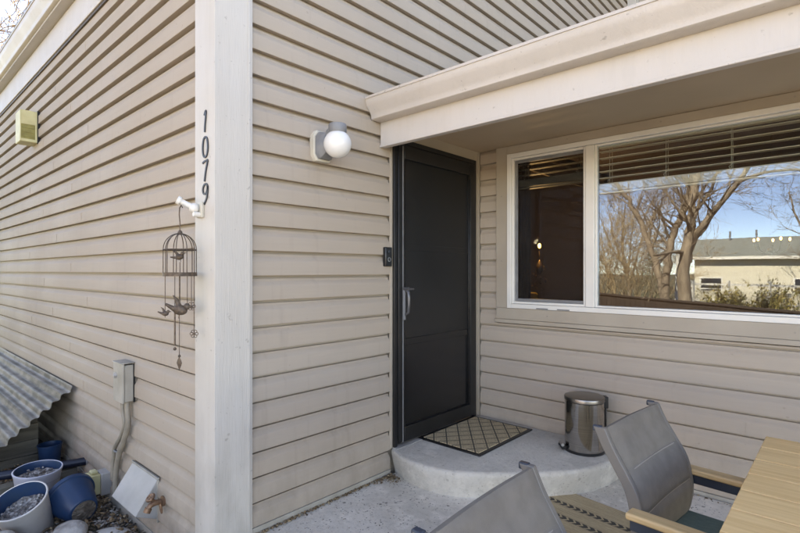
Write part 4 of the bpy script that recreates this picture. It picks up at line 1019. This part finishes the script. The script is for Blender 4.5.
# bare trees: right background and top left corner
def simple_tree(px, dd, h_, seed, label, refl=True, pos=None, lvl=4):
    q = mir(px, 300, dd) if refl else Vector(pos)
    rn = random.Random(seed); z0 = gz(q.x,q.y); P = Vector((q.x,q.y,z0))
    limbs = [([P, P+Vector((rn.gauss(0,.1),rn.gauss(0,.1),h_*.25)), P+Vector((rn.gauss(0,.3),rn.gauss(0,.3),h_*.5)), P+Vector((rn.gauss(0,.5),rn.gauss(0,.5),h_*.85))], (h_*.02,h_*.005))]
    for i in range(4):
        a = rn.uniform(0,6.28); s_ = P+Vector((0,0,h_*rn.uniform(.22,.4)))
        limbs.append(([s_, s_+Vector((math.cos(a)*h_*.1, math.sin(a)*h_*.1, h_*.15)), s_+Vector((math.cos(a)*h_*.22, math.sin(a)*h_*.22, h_*.42))], (h_*.011,h_*.003)))
    return tree('bare_tree', P, limbs, label, seed, 3, length=h_*.2, kids=(3,5), minr=.010 if refl else .017, every=2 if refl else 1)
simple_tree(820, 24, 9, 11, 'bare tree reflected at the far right edge of the big pane')
simple_tree(0, 0, 11.5, 12, 'twiggy bare tree beyond the roof at the top left corner of the picture', False, (-15.0, 2.2, 0))
simple_tree(628, 30, 8.0, 14, 'distant bare tree reflected above the tan thicket')

# ------------------------------------------------------------------ light, sky, camera
SUN_EL, SUN_AZ = R(37), R(97)      # azimuth of the sun measured from +x to +y
S = Vector((math.cos(SUN_EL)*math.cos(SUN_AZ), math.cos(SUN_EL)*math.sin(SUN_AZ), math.sin(SUN_EL)))
ld = bpy.data.lights.new('sun', 'SUN'); ld.energy = 4.0; ld.angle = R(.5); ld.color = (1, .95, .86)
lo = bpy.data.objects.new('sun', ld); col.objects.link(lo); lo.rotation_euler = (-S).to_track_quat('-Z', 'Y').to_euler(); lo.location = (0,0,30)
w = bpy.data.worlds.new('World'); scene.world = w; w.use_nodes = True; nt = w.node_tree
bg = nt.nodes['Background']; sk = nt.nodes.new('ShaderNodeTexSky'); sk.sky_type = 'NISHITA'; sk.sun_disc = False
sk.sun_elevation = SUN_EL; sk.sun_rotation = math.pi/2 - SUN_AZ; sk.air_density = .6; sk.dust_density = .0; sk.ozone_density = 1.0; sk.altitude = 1600
nt.links.new(sk.outputs[0], bg.inputs[0]); bg.inputs[1].default_value = .11

cd = bpy.data.cameras.new('camera'); co = bpy.data.objects.new('camera', cd); col.objects.link(co); scene.camera = co
co.location = CAM; co.rotation_euler = (R(90), 0, YAW-R(90)); cd.sensor_width = 36; cd.lens = F_PX/800*36; cd.shift_y = (HOR-266.5)/800; cd.clip_start = .05; cd.clip_end = 2000
scene.render.resolution_x = 1024; scene.render.resolution_y = 682
vs_ = scene.view_settings; vs_.view_transform = 'Standard'; vs_.look = 'None'; vs_.gamma = 1; vs_.use_curve_mapping = False; vs_.exposure = 3.38
vs_.use_white_balance = True; vs_.white_balance_temperature = 9700; vs_.white_balance_tint = 18
for m in bpy.data.materials:
    if '_' in m: del m['_']
